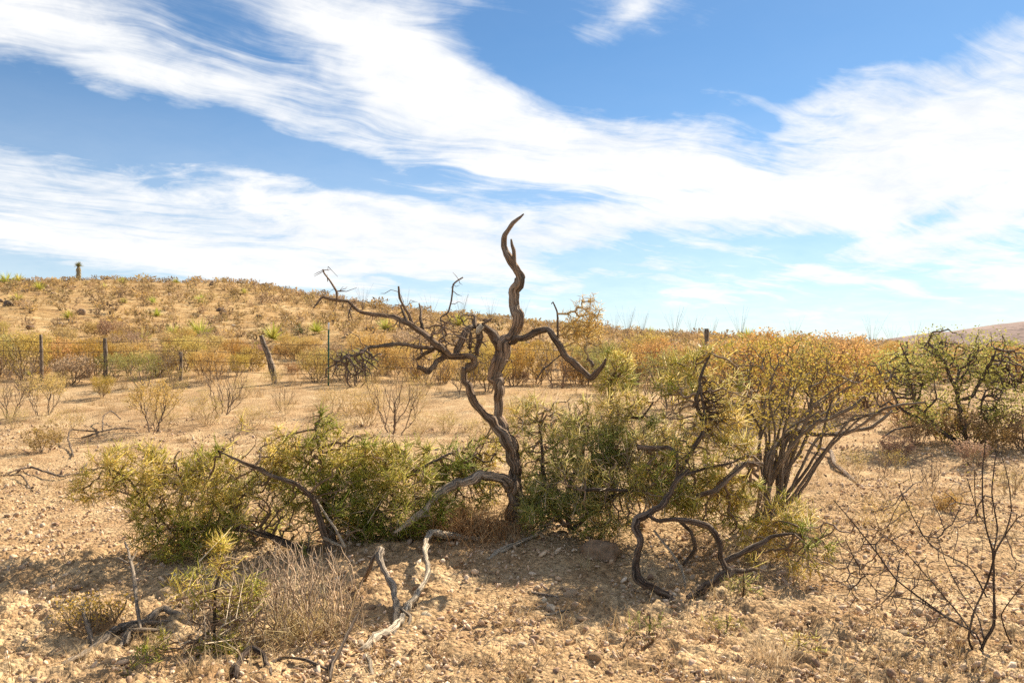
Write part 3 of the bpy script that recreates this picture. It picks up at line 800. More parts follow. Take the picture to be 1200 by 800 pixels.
# ------------------------------------------------------------------ spiny thickets around the tree
def build_thickets():
    # ---- the one at the left of the trunk
    b = G(395, 660)
    t = thing('spiny_thicket', 'broad low green and yellow spiny thicket spreading behind the pale exposed roots', 'shrub', b)
    Yc = 6.75; skel = []
    for k, (pts, Y0, Y1, c) in enumerate([
        ([(395, 668, 8), (380, 630, 8), (370, 595, 6), (366, 584, 5), (346, 566, 5), (326, 560, 4.5), (298, 548, 4), (274, 536, 3), (256, 528, 1.5)], 6.5, 6.2, BARK),
        ([(400, 670, 9), (350, 640, 8), (290, 622, 7), (240, 616, 6), (200, 618, 4), (170, 590, 3), (140, 575, 2), (118, 572, 1)], 6.55, 6.9, DARK),
        ([(400, 668, 8), (385, 600, 7), (376, 540, 5), (372, 500, 3), (378, 482, 2)], 6.7, 6.9, DARK),
        ([(405, 668, 8), (430, 620, 7), (455, 570, 5), (500, 545, 3), (530, 530, 2)], 6.75, 7.0, DARK),
        ([(300, 640, 5), (270, 590, 5), (240, 555, 4), (228, 530, 2)], 6.8, 7.1, DARK),
        ([(200, 618, 4), (215, 575, 3.5), (205, 540, 2), (209, 528, 1)], 6.9, 7.0, DARK),
        ([(170, 590, 3), (150, 560, 2.5), (125, 548, 1.6), (100, 552, 1)], 6.9, 6.7, DARK),
        ([(380, 630, 4), (405, 640, 3), (370, 585, 2)], 6.3, 6.2, BLEACH)]):
        pts = [(x, y, q * .6) for x, y, q in pts]; mb = MB(); limb(mb, pts, Y0, Y1, c, None, 10, .6, .03, 40 + k, .02, skel)
        link('branch', mb.mesh('branch', M_BARK, b, True), t)
    spiny_thicket(t, [(160, 560, 62, 36, .95), (205, 585, 60, 45, .75), (245, 575, 55, 50, .65), (300, 585, 60, 50, .5), (350, 565, 60, 50, .5),
                      (390, 545, 45, 42, .55), (430, 580, 60, 55, .32), (480, 590, 50, 48, .35), (520, 575, 45, 42, .18, 7.2), (545, 545, 35, 32, .15, 7.3),
                      (320, 625, 70, 30, .4), (210, 625, 60, 18, .6), (400, 615, 55, 34, .35), (455, 625, 40, 28, .3), (375, 505, 16, 24, .5), (283, 515, 7, 22, .75),
                      (250, 545, 40, 22, .7), (430, 525, 50, 22, .5), (290, 650, 60, 22, .5), (560, 560, 34, 36, .35, 7.4), (575, 520, 28, 30, .6, 7.6), (470, 545, 45, 26, .45, 7.1), (330, 520, 30, 18, .75), (120, 565, 26, 20, .95), (370, 648, 50, 24, .45), (225, 640, 40, 16, .6), (335, 535, 40, 20, .6)],
                  skel, Yc, 11, 2.3, 6)
    # ---- between trunk and the gnarled shrub
    b = G(668, 615)
    t = thing('spiny_thicket', 'dense yellow-green spiny thicket pressed against the dead trunk, over bare dark ground', 'shrub', b)
    skel = []
    for k, (pts, Y0, Y1) in enumerate([
        ([(668, 620, 7), (665, 580, 6), (680, 540, 5), (690, 500, 3)], 7.0, 7.3),
        ([(672, 620, 6), (700, 590, 5), (740, 575, 4), (780, 570, 3)], 6.9, 6.7),
        ([(664, 620, 6), (640, 580, 5), (636, 530, 4), (630, 490, 2)], 7.1, 7.4),
        ([(690, 560, 5), (730, 530, 4), (742, 505, 3)], 7.1, 7.4),
        ([(742, 575, 3.5), (700, 573, 4), (686, 575, 3)], 6.5, 6.5),
        ([(818, 490, 2), (720, 495, 3), (735, 488, 3), (752, 490, 3), (766, 472, 2)][1:], 7.3, 7.3)]):
        pts = [(x, y, q * .55) for x, y, q in pts]; mb = MB(); limb(mb, pts, Y0, Y1, DARK, None, 9, .6, .03, 60 + k, .02, skel)
        link('branch', mb.mesh('branch', M_BARK, b, True), t)
    spiny_thicket(t, [(650, 520, 40, 42, .3, 7.3), (690, 515, 55, 40, .45, 7.2), (735, 520, 50, 40, .52, 7.1), (640, 570, 32, 42, .5, 7.1), (690, 565, 60, 48, .52), (740, 570, 55, 45, .6),
                      (700, 600, 60, 30, .4), (780, 560, 40, 45, .6), (630, 600, 26, 26, .35), (770, 520, 40, 30, .5), (625, 545, 24, 44, .45, 7.5), (620, 490, 26, 26, .6, 7.6), (670, 480, 40, 18, .55, 7.5), (740, 480, 40, 20, .65, 7.3)],
                  skel, 6.85, 12, 2.8, 6)
    # ---- small round olive bush on its own stem behind
    b = ground_at(716, 8.4)
    t = thing('olive_bush', 'small round olive bush on a thin dark stem under the tip of the dead limb', 'shrub', b)
    skel = []
    mb = MB(); p1 = [(714, 500, 3.4), (719, 485, 3.2), (715, 468, 3), (717, 450, 2.4), (722, 435, 1.5)]
    P = limb(mb, p1, 8.0, 8.0, DARK, None, 8, .5, .03, 71, 0, skel); tube(mb, [b - [0, 0, .05], P[0] * .5 + b * .5 + [.02, 0, 0], P[0]], [.03, .03, .028], 8, DARK, .4)
    link('stem', mb.mesh('stem', M_BARK, b, True), t)
    spiny_thicket(t, [(722, 438, 24, 30, .5, 8.0, .25), (712, 450, 18, 18, .4, 8.0, .2), (730, 428, 14, 18, .7, 8.0, .2)], skel, 8.0, 13, 2.2, 7)
    # ---- gnarled shrub
    b = G(803, 708)
    t = thing('gnarled_shrub', 'yellow-green spiny shrub with a dark gnarled looping trunk leaning over stony soil', 'shrub', b)
    skel = []
    gl = [(z7([(612, 490, 14), (560, 455, 14), (520, 428, 13), (470, 400, 14), (436, 375, 15), (436, 330, 14), (446, 260, 14), (440, 205, 17), (446, 170, 17), (480, 150, 13), (530, 120, 12), (555, 95, 10), (580, 40, 8), (620, 0, 6)]), b[1] + .02, 6.1),
          (z7([(590, 495, 16), (610, 470, 19), (650, 430, 18), (700, 400, 17), (750, 375, 16), (800, 358, 10), (850, 345, 6)]), b[1] + .02, b[1] + .5),
          (z7([(752, 362, 12), (738, 320, 11), (732, 270, 11), (718, 225, 11), (690, 200, 11), (640, 182, 10), (570, 174, 9), (520, 182, 8), (480, 160, 8)]), b[1] + .35, b[1] + .45),
          (z7([(735, 328, 12), (800, 296, 11), (860, 266, 10), (920, 236, 8), (980, 225, 5), (1040, 235, 4)]), b[1] + .4, b[1] + .6),
          (z7([(590, 182, 7), (628, 215, 7), (642, 270, 7), (630, 305, 7), (600, 335, 5)]), 6.0, 6.2),
          (z6([(640, 682, 10), (700, 665, 10), (740, 640, 9), (770, 602, 8), (815, 567, 8), (875, 572, 5)]), 6.1, 6.3),
          (z6([(432, 516, 11), (500, 522, 11), (548, 512, 8), (572, 540, 6), (575, 600, 5), (560, 660, 6), (520, 705, 9)]), 6.4, 6.1),
          (z6([(600, 612, 6), (680, 585, 5), (760, 570, 4), (820, 540, 3)]), 6.1, 6.3),
          (z6([(580, 610, 6), (620, 540, 6), (660, 470, 8), (670, 400, 8), (655, 290, 6), (670, 230, 5), (696, 182, 3)]), 6.3, 6.6),
          (z6([(665, 420, 8), (640, 350, 7), (655, 300, 6)]), 6.5, 6.5)]
    for k, (pts, Y0, Y1) in enumerate(gl):
        pts = [(x, y, q * .95) for x, y, q in pts]; mb = MB(); limb(mb, pts, Y0, Y1, DARK if k not in (5, 6) else BARK, None, 12, .65, .022, 80 + k, .015, skel)
        link('trunk' if k == 0 else 'limb', mb.mesh('limb', M_BARK, b, True), t)
    mb = MB(); limb(mb, z7([(500, 212, 4), (528, 250, 4.5), (560, 290, 5), (590, 340, 5), (605, 385, 4.5), (610, 440, 4)]), 5.9, 5.7, BLEACH, None, 7, .4, .03, 97)
    link('dead_twig', mb.mesh('dead_twig', M_BARK, b, True), t)
    spiny_thicket(t, [(800, 560, 50, 45, .66, 6.4), (770, 570, 40, 30, .6, 6.6), (840, 585, 50, 36, .75, 6.6), (880, 595, 45, 34, .75, 6.6), (900, 640, 50, 26, .7, 6.35), (860, 540, 40, 40, .7, 6.5),
                      (955, 630, 26, 24, .12, 5.95, .25), (820, 510, 40, 32, .7, 6.6), (900, 690, 30, 12, .7, 5.8, .2), (925, 610, 26, 24, .75, 6.5), (790, 470, 28, 28, .72, 6.7), (855, 465, 30, 34, .8, 6.7), (800, 440, 30, 26, .8, 6.9), (830, 425, 22, 18, .85, 6.8), (935, 665, 24, 14, .7, 5.9, .2)],
                  skel, 6.2, 14, 1.8, 6)
    # dense dark nest of twigs in its top
    r = np.random.default_rng(15); sk = np.array(skel)
    sk = sk[(np.abs(sk[:, 0] - at(828, 480, 6.5)[0]) < .15)]
    tg = in_ellipsoid(at(832, 478, 6.5), (.16, .16, .26), 420, r, .1)
    g = grow(sk, tg, .3, .04, .3, r=r)
    mb = MB(); mesh_growth(mb, g, .0028, .4, .01, 3, (0.10, 0.062, 0.038), .4, r)
    link('twig_nest', mb.mesh('twig_nest', M_TWIG, b), t)['label'] = 'dense dark brown knot of dead twigs'
build_thickets()

# ------------------------------------------------------------------ shrub prototypes (shared meshes)
def crown_targets(n, r, h, w, lo=.35, tilt=0):
    th = r.random(n) * 2 * np.pi
    rad = np.sqrt(r.random(n))
    hh = h * (lo + (1 - lo) * r.random(n) ** .7) * (1 - .25 * rad ** 2)
    rr = rad * w * .5 * (0.25 + .75 * (hh / h) ** .8)
    p = np.stack([rr * np.cos(th), rr * np.sin(th), hh], 1)
    lob = 1 + .35 * noise2(th * 1.2, hh * 3, int(r.integers(1000)))
    p[:, :2] *= lob[:, None]; p[:, 0] += tilt * p[:, 2]
    return p

def proto_creosote(seed, n=150, leafy=9, lsize=.028, lc=((0.36, 0.25, 0.05), (0.20, 0.16, 0.04)), tc=(0.16, 0.12, 0.09), h=1.15, w=1.35, lo=.3, tilt=0, thick=1.0, topbias=0.25):
    r = np.random.default_rng(seed)
    roots = np.stack([r.normal(0, .05, 5), r.normal(0, .05, 5), np.full(5, -.06)], 1)
    g = grow(roots, crown_targets(n, r, h, w, lo, tilt), .75, .07, .18, .7, r=r)
    ms = MB(); mesh_growth(ms, g, .0028 * thick, .42, .02 * thick, 4, tc, .3, r)
    parts = [('stems', ms.mesh('stems', M_TWIG))]
    if leafy:
        P, D, cnt = g['P'][g['n0']:], g['D'][g['n0']:], g['cnt'][g['n0']:]
        k = (cnt < 4) & (P[:, 2] > h * topbias * (.6 + .8 * r.random(len(P))))
        O = np.repeat(P[k], leafy, 0); DD = np.repeat(D[k], leafy, 0)
        cl = 1.0 * noise3(O[:, 0] * 4, O[:, 1] * 4, O[:, 2] * 4, seed) + .5
        keep = r.random(len(O)) < (.25 + 1.1 * cl)
        O, DD, cl = O[keep], DD[keep], cl[keep]
        O = O + r.normal(0, .035, O.shape)
        t = np.clip(cl + r.normal(0, .25, len(O)), 0, 1)
        C = lerpc(lc[1], lc[0], t) * (.7 + .6 * r.random((len(O), 1)))
        ml = MB(); leaves(ml, O, DD + r.normal(0, .8, O.shape), r.uniform(.6, 1.3, len(O)) * lsize, C, .42, r)
        parts.append(('foliage', ml.mesh('foliage', M_LEAF)))
    return parts

def proto_ocotillo(seed, n=14, h=3.2, spread=.45):
    r = np.random.default_rng(seed); mb = MB()
    for k in range(n):
        a = r.random() * 6.283; s = spread * (.35 + .8 * r.random()); hh = h * r.uniform(.6, 1.05)
        t = np.linspace(0, 1, 9)[:, None]
        d = np.array([math.cos(a), math.sin(a), 0])
        P = d * s * hh * (t ** 1.2) + np.array([0, 0, 1]) * hh * t - [0, 0, .05]
        P = P + r.normal(0, .02, P.shape) * t
        tube(mb, P, np.linspace(.012, .004, 9), 3, np.array((0.26, 0.21, 0.17)) * r.uniform(.7, 1.2), cap=False)
    return [('canes', mb.mesh('canes', M_TWIG))]

def proto_yucca(seed, n=110, size=.55, trunk=0.0, c=((0.40, 0.42, 0.08), (0.66, 0.60, 0.16))):
    r = np.random.default_rng(seed)
    parts = []
    v = unit(r.normal(0, 1, (n, 3)) + [0, 0, .75]); v[:, 2] = np.abs(v[:, 2]) - .12
    O = np.tile([[0, 0, trunk + .06]], (n, 1)) + v * .03
    C = lerpc(c[0], c[1], r.random(n)) * (.8 + .4 * r.random((n, 1)))
    mb = MB(); blades(mb, O, v, r.uniform(.75, 1.1, n) * size, np.full(n, .017), C, .25, r)
    if trunk:
        tm = MB(); tube(tm, [[0, 0, -.1], [.02, 0, trunk * .4], [0, .02, trunk * .8], [0, 0, trunk + .1]], [.10, .10, .11, .08], 9, (0.30, 0.23, 0.16), .5, seed)
        k = 260
        th = r.random(k) * 6.283; zz = r.uniform(.1, 1, k) * trunk
        O = np.stack([.09 * np.cos(th), .09 * np.sin(th), .35 + zz * .74], 1)
        blades(tm, O, np.stack([np.cos(th) * .5, np.sin(th) * .5, -np.ones(k)], 1), r.uniform(.15, .32, k), np.full(k, .02), lerpc((0.42, 0.33, 0.2), (0.6, 0.5, 0.3), r.random(k)), .4, r)
        parts.append(('trunk', tm.mesh('trunk', M_STRAW)))
    parts.append(('leaf_rosette', mb.mesh('leaf_rosette', M_YUC)))
    return parts

def proto_tuft(seed, n=120, h=.35, c=((0.42, 0.31, 0.16), (0.58, 0.47, 0.28)), spread=.7, w=.003):
    r = np.random.default_rng(seed)
    O = np.stack([r.normal(0, .05, n), r.normal(0, .05, n), np.full(n, -.02)], 1)
    D = r.normal(0, spread, (n, 3)); D[:, 2] = 1
    mb = MB(); blades(mb, O, D, r.uniform(.4, 1.1, n) * h, np.full(n, w), lerpc(c[0], c[1], r.random(n)), .8, r)
    return [('straw_blades', mb.mesh('straw_blades', M_STRAW))]

def place(name, parts, loc, sc, rz, label, cat, group=None, tilt=None):
    o = thing(name, label, cat, loc, group, rz, sc)
    if tilt: o.rotation_euler = (tilt[0], tilt[1], rz)
    for nm, me in parts:
        link(nm, me, o)
    return o

ORANGE = ((0.66, 0.43, 0.12), (0.48, 0.31, 0.11)); YEL = ((0.66, 0.48, 0.13), (0.44, 0.34, 0.11)); TAN = ((0.55, 0.40, 0.20), (0.40, 0.28, 0.15))
CREO = [proto_creosote(100 + k, 260, 20, .026, ORANGE if k % 2 else YEL, tc=(0.24, 0.17, 0.11), lo=.18, topbias=.12) for k in range(5)]
CREO_OPEN = [proto_creosote(120 + k, 130, 18, .026, YEL, lo=.5, w=1.5, topbias=.5) for k in range(2)]
BARE = [proto_creosote(140 + k, 150, 1, .025, TAN, (0.20, 0.145, 0.105), lo=.25, w=1.4) for k in range(3)]
DRYSH = [proto_creosote(160 + k, 110, 12, .04, (((0.54, 0.36, 0.15), (0.36, 0.23, 0.11)), ((0.60, 0.42, 0.16), (0.42, 0.29, 0.12)), ((0.46, 0.31, 0.19), (0.30, 0.2, 0.13)))[k % 3], (0.19, 0.14, 0.10), h=.7, w=1.2, lo=.15, topbias=.05) for k in range(6)]
OLV = [proto_creosote(170 + k, 200, 14, .026, ((0.42, 0.38, 0.12), (0.26, 0.25, 0.08)), tc=(0.22, 0.165, 0.12), lo=.2, topbias=.15) for k in range(2)]
OCO = [proto_ocotillo(180 + k, 13 + 2 * k) for k in range(3)]
YUC = [proto_yucca(190 + k, 100, .5) for k in range(2)]
YUC_G = [proto_yucca(193, 110, .5, 0, ((0.10, 0.12, 0.04), (0.17, 0.18, 0.07)))]
YUC_T = proto_yucca(195, 130, .38, 1.35, ((0.18, 0.19, 0.06), (0.30, 0.28, 0.1)))
TUFT = [proto_tuft(200 + k) for k in range(3)]

def px_scale(loc, hpx, h): return hpx * loc[1] / F / h

def build_midground():
    r = np.random.default_rng(55)
    def R(): return r.random() * 6.283
    # ---- singled-out bushes: photo column, base row, height in px, prototype, label
    named = [
        (178, 507, 62, CREO_OPEN[0], 'open yellow-topped creosote bush with bare lower stems on pale ground'),
        (265, 485, 58, BARE[0], 'fan-shaped nearly leafless grey bush growing below the leaning wooden post'),
        (52, 487, 50, CREO_OPEN[1], 'thin yellow bush with arching stems at the edge of the bare plain'),
        (12, 490, 55, BARE[1], 'twiggy dark-stemmed bush beside the thin yellow bush on the plain'),
        (330, 482, 32, BARE[2], 'low wispy twig bush at the foot of the leaning wooden post'),
        (465, 508, 74, BARE[0], 'wide leafless twig bush on pale ground behind the hanging dead twigs'),
        (30, 446, 50, CREO[0], None), (85, 450, 44, CREO[1], None), (130, 448, 46, CREO[2], None), (60, 432, 36, CREO[3], None),
        (165, 455, 46, CREO[1], None), (200, 447, 44, CREO[4], None), (235, 440, 36, CREO[3], None), (120, 466, 30, CREO[0], None), (5, 440, 44, CREO[2], None),
        (420, 452, 40, CREO[2], None), (500, 455, 45, CREO[0], None), (545, 462, 50, CREO[1], None), (370, 448, 36, CREO[4], None), (450, 440, 34, CREO[3], None),
        (570, 440, 36, CREO[2], None), (630, 450, 44, CREO[4], None), (655, 455, 52, CREO[0], None),
        (690, 452, 46, CREO[1], None), (735, 455, 55, CREO[3], None), (770, 450, 60, CREO[1], None), (800, 455, 50, CREO[3], None), (760, 436, 44, CREO[0], None),
        (850, 455, 62, CREO[2], None), (880, 440, 46, CREO[1], None), (930, 450, 56, CREO[3], None), (905, 470, 70, CREO[0], None), (960, 450, 50, CREO[1], None),
        (990, 448, 48, CREO[4], None), (1020, 452, 46, CREO[3], None), (1045, 447, 40, CREO[1], None), (1180, 450, 42, CREO[3], None), (1000, 470, 50, CREO[2], None),
        (1110, 446, 40, CREO[1], None), (1150, 446, 40, CREO[3], None), (960, 480, 66, CREO[4], None), (860, 490, 76, CREO[1], None), (820, 470, 50, CREO[0], None),
        (715, 462, 58, CREO[3], None), (750, 476, 74, CREO[1], None), (790, 480, 78, CREO[2], None), (830, 486, 84, CREO[3], None), (885, 490, 96, CREO[1], None), (930, 488, 90, CREO[0], None), (975, 484, 80, CREO[3], None), (1012, 478, 66, CREO[1], None), (1035, 470, 56, CREO[4], None),
        (30, 462, 44, CREO[3], None), (75, 440, 40, CREO[1], None), (108, 440, 40, CREO[3], None), (150, 440, 40, CREO[0], None), (185, 440, 40, CREO[1], None), (215, 436, 36, CREO[2], None), (250, 446, 34, CREO[1], None), (280, 440, 34, CREO[0], None),
        (400, 446, 36, CREO[1], None), (480, 446, 40, CREO[3], None), (520, 450, 44, CREO[1], None), (600, 452, 44, CREO[3], None), (575, 458, 46, CREO[0], None), (710, 440, 44, CREO[0], None), (1085, 452, 44, CREO[3], None), (1200, 448, 44, CREO[0], None),
    ]
    for px, py, h, pr, lab in named:
        p = G(px, py); s = px_scale(p, h, 1.12)
        if lab:
            place('creosote_bush' if pr in CREO_OPEN else 'leafless_bush', pr, p, s, R(), lab, 'shrub')
        else:
            q_ = r.random(); s *= r.uniform(.72, 1.22); nm_ = 'creosote_bush'
            col_ = 'orange-gold leafy creosote' if pr in (CREO[1], CREO[3]) else 'golden yellow leafy creosote'
            if q_ < .2: pr = BARE[int(r.integers(3))]; col_ = 'leafless grey-brown twig'; nm_ = 'leafless_bush'
            elif q_ < .38: pr = OLV[int(r.integers(2))]; col_ = 'olive green leafy'; nm_ = 'olive_bush'
            elif q_ < .5: pr = DRYSH[int(r.integers(6))]; col_ = 'low brown dry'; nm_ = 'dry_shrub'; s *= 1.4
            zone = ('along the short wooden posts' if px < 225 else 'around the leaning wooden post' if px < 360 else 'near the green steel post' if px < 470 else 'behind the dead tree' if px < 680
                    else 'before the thick weathered post' if px < 870 else 'behind the leaning creosote' if px < 1030 else 'behind the green mesquite')
            place(nm_, pr, p, (s * 1.15, s * 1.15, s), R(), f'{col_} bush {zone}', 'shrub', f'{col_} bushes {zone}')
    wisp = [proto_creosote(500 + k, 150, 5, .02, YEL, (0.44, 0.32, 0.17), h=.8, w=1.3, lo=.1, topbias=.05, thick=.7) for k in range(3)]
    for lo_, hi_, n_, zone in [(380, 610, 26, 'on the pale ground behind the dead tree'), (0, 380, 22, 'on the pale plain before the fence'), (610, 760, 10, 'on the pale ground behind the round olive bush'), (940, 1200, 8, 'on the stones before the mesquite')]:
        for _ in range(n_):
            px = r.uniform(lo_, hi_); p = G(px, r.uniform(448, 520) if lo_ < 900 else r.uniform(530, 640))
            place('wispy_bush', wisp[int(r.integers(3))], p, r.uniform(.35, .9) * (.6 if lo_ > 900 or (lo_ == 0 and p[1] < 12) else 1), R(), f'thin wispy straw-gold bush {zone}', 'shrub', f'wispy bushes {zone}')
    # ---- hill scrub: poisson scatter, the nearest as bushes of their own, the rest as one mass
    n = 17000
    Y = np.sqrt(r.random(n) * (98 ** 2 - 25 ** 2) + 25 ** 2)
    u = r.uniform(-.78, .78, n); X = u * Y
    dens = .55 + .9 * noise2(X / 7, Y / 7, 77)
    k = r.random(n) < dens; X, Y = X[k], Y[k]
    o = np.argsort(Y); X, Y = X[o], Y[o]
    keep = []; gx = {}
    for i in range(len(X)):
        c = (int(X[i] // .72), int(Y[i] // .72))
        if any((a, b_) in gx for a in (c[0] - 0, c[0] - 1) for b_ in (c[1], c[1] - 1)): continue
        gx[c] = 1; keep.append(i)
    X, Y = X[keep], Y[keep]; Z = hz(X, Y)
    far = MB(); nind = 0; ncre = 0
    tpl = []
    for k in range(6):                                   # coarse templates for the mass
        rr = np.random.default_rng(900 + k)
        m = MB()
        q = crown_targets(64, rr, .5, 1.0, .05)
        C = lerpc(((0.58, 0.39, 0.15), (0.50, 0.33, 0.16), (0.44, 0.30, 0.19), (0.62, 0.46, 0.19), (0.50, 0.38, 0.16), (0.60, 0.39, 0.14))[k], (0.34, 0.22, 0.13), rr.random(64))
        leaves(m, q, rr.normal(0, 1, q.shape) + [0, 0, .4], rr.uniform(.09, .2, 64), C, .26, rr)
        st = rr.normal(0, .5, (10, 3)); st[:, 2] = 1
        spikes(m, np.zeros((10, 3)) - [0, 0, .1], st, rr.uniform(.4, .8, 10), np.full(10, .012), np.tile([[.17, .125, .09]], (10, 1)))
        tpl.append((np.concatenate(m.V), m.Q[0], m.T[0], np.concatenate(m.C)))
    for i in range(len(X)):
        s = r.uniform(.5, 1.2) * (1.5 if r.random() < .12 else 1); a = R()
        leftness = X[i] < -.05 * Y[i]
        uu = X[i] / Y[i]
        zone = ('above the short wooden posts' if uu < -.42 else 'above the leaning wooden post' if uu < -.25 else 'behind the dead tree' if uu < .08 else 'beyond the thick weathered post' if uu < .33 else 'beyond the leaning creosote' if uu < .46 else 'beyond the mesquite')
        if nind < 290:
            nind += 1
            if r.random() < (.25 if leftness else .6):
                ncre += 1
                place('creosote_bush', CREO[int(r.integers(5))], (X[i], Y[i], Z[i]), s * .75, a, f'small golden creosote bush on the slope {zone}', 'shrub', f'golden bushes {zone}')
            else:
                place('dry_shrub', DRYSH[int(r.integers(6))], (X[i], Y[i], Z[i]), s, a, f'low brown dry shrub on the slope {zone}', 'shrub', f'brown shrubs {zone}')
        else:
            V, Q, T, C = tpl[int(r.integers(6))]
            c_, s_ = math.cos(a), math.sin(a)
            W = np.stack([V[:, 0] * c_ - V[:, 1] * s_, V[:, 0] * s_ + V[:, 1] * c_, V[:, 2]], 1) * (s * r.uniform(.65, 1.25)) + [X[i], Y[i], Z[i]]
            far.add(W, Q=Q, T=T, C=C * r.uniform(.55, 1.25))
    o = link('hill_scrub', far.mesh('hill_scrub', M_LEAF)); tag(o, 'dense mass of dry brown and golden scrub covering the hill', 'scrub', kind='stuff')
    # ---- rocks on the slope
    RM = []
    for k in range(4):
        rr = np.random.default_rng(700 + k); u_, v_ = np.meshgrid(np.linspace(0, 2 * np.pi, 12, endpoint=False), np.linspace(.05, np.pi - .05, 8))
        d = np.stack([np.cos(u_) * np.sin(v_), np.sin(u_) * np.sin(v_), np.cos(v_)], -1).reshape(-1, 3)
        for _ in range(9):
            nr = unit(rr.normal(0, 1, 3)); q = rr.uniform(.45, .75); h_ = d @ nr; d = d - np.where(h_ > q, h_ - q, 0)[:, None] * nr
        d = d * [1, rr.uniform(.6, .9), rr.uniform(.45, .7)]; idx = np.arange(96).reshape(8, 12); nx = np.roll(idx, -1, 1)
        m = MB(); m.add(d, Q=np.stack([idx[:-1], idx[1:], nx[1:], nx[:-1]], -1).reshape(-1, 4), C=[(0.24, 0.17, 0.12), (0.34, 0.25, 0.17), (0.19, 0.14, 0.11), (0.40, 0.31, 0.22)][k]); RM.append(m.mesh('hill_rock', M_STONE))
    for _ in range(90):
        Yc = 36 + 45 * r.random(); Xc = r.uniform(-.66, .1) * Yc; z_ = float(hz(Xc, Yc)); sz = r.uniform(.12, .38)
        zone = 'above the short wooden posts' if Xc / Yc < -.42 else 'above the leaning wooden post' if Xc / Yc < -.25 else 'behind the dead tree'
        o = link('hill_rock', RM[int(r.integers(4))], loc=(Xc, Yc, z_ + sz * .2)); o.scale = (sz, sz, sz); o.rotation_euler = (r.normal(0, .2), r.normal(0, .2), R())
        tag(o, f'dark weathered rock half buried on the slope {zone}', 'rock', f'rocks on the slope {zone}')
    # ---- yuccas
    top = ground_at(91, 74)
    place('tall_yucca', YUC_T, top - [0, 0, .1], 1.25, 1.0, 'lone yucca with a thick shaggy trunk standing on the hilltop', 'yucca')
    for px, py, s in [(8, 334, 11), (22, 331, 8), (46, 341, 9), (20, 355, 9), (80, 374, 9), (35, 330, 5), (70, 329, 5), (183, 330, 5), (206, 332, 5), (122, 338, 5), (145, 355, 5), (178, 356, 7), (235, 356, 9), (184, 371, 8),
                      (143, 332, 6), (286, 345, 6)]:
        p = G(px, py); place('yucca', YUC[int(r.integers(2))], p, px_scale(p, s, .5) * 1.35, R(), 'small yellow-green yucca rosette high on the hill above the fence', 'yucca', 'yuccas high on the hill')
    for px, py, s, lab in [(234, 398, 17, 'large bright yellow-green yucca rosette on the slope above the leaning post'), (205, 397, 12, 'smaller yellow-green yucca next to the large bright yucca'),
                           (166, 405, 13, 'pale yellow-green yucca rosette near the short wooden post'), (452, 389, 13, 'bright green yucca showing through under the dead limb'),
                           (538, 384, 12, 'yellow yucca rosette just above the twig tangle of the dead tree'), (320, 400, 15, 'tall spiky straw-green yucca right above the top of the leaning post'),
                           (299, 412, 8, 'small brown-green yucca touching the top of the leaning post'), (371, 391, 11, 'green yucca uphill of the green steel post'),
                           (762, 395, 9, 'green yucca on the slope near the thick weathered post'), (782, 392, 8, 'yellow yucca on the crest near the thick weathered post'),
                           (876, 402, 13, 'yellow-green yucca cluster on the crest beyond the wires')]:
        p = G(px, py); place('yucca', YUC[int(r.integers(2))], p, px_scale(p, s, .5) * 1.45, R(), lab, 'yucca')
    p = G(351, 392); place('agave', YUC_G[0], p, px_scale(p, 13, .5), 0, 'dark grey-green spiky agave beside the green yucca uphill of the fence', 'agave')
    # ---- ocotillos
    for px, Y, s in [(475, 60, .9), (505, 62, .8), (540, 58, .9), (425, 66, .9), (735, 60, .95), (752, 66, .9), (790, 58, 1.0), (812, 64, .8), (868, 56, .95), (835, 62, .7), (930, 52, .75), (1022, 50, .85), (1046, 52, .7),
                    (1072, 56, .8), (1096, 55, .7), (720, 64, .8), (612, 60, .8), (575, 62, .8)]:
        place('ocotillo', OCO[int(r.integers(3))], ground_at(px, Y), s * .82, R(), 'leafless ocotillo with thin upright canes against the sky along the crest', 'ocotillo', 'ocotillos along the crest')
    for px, py, s, lab in [(190, 403, 34, 'grey ocotillo fanning out between the yuccas on the hillside'), (240, 402, 30, 'ocotillo with spreading canes behind the large bright yucca'), (365, 418, 32, 'ocotillo with straight grey canes beside the green steel post'),
                           (75, 410, 30, 'pale wispy ocotillo between the two short wooden posts'), (310, 398, 30, 'tall thin ocotillo above the leaning post')]:
        p = G(px, py); place('ocotillo', OCO[int(r.integers(3))], p, px_scale(p, s, 3.2), R(), lab, 'ocotillo')
build_midground()

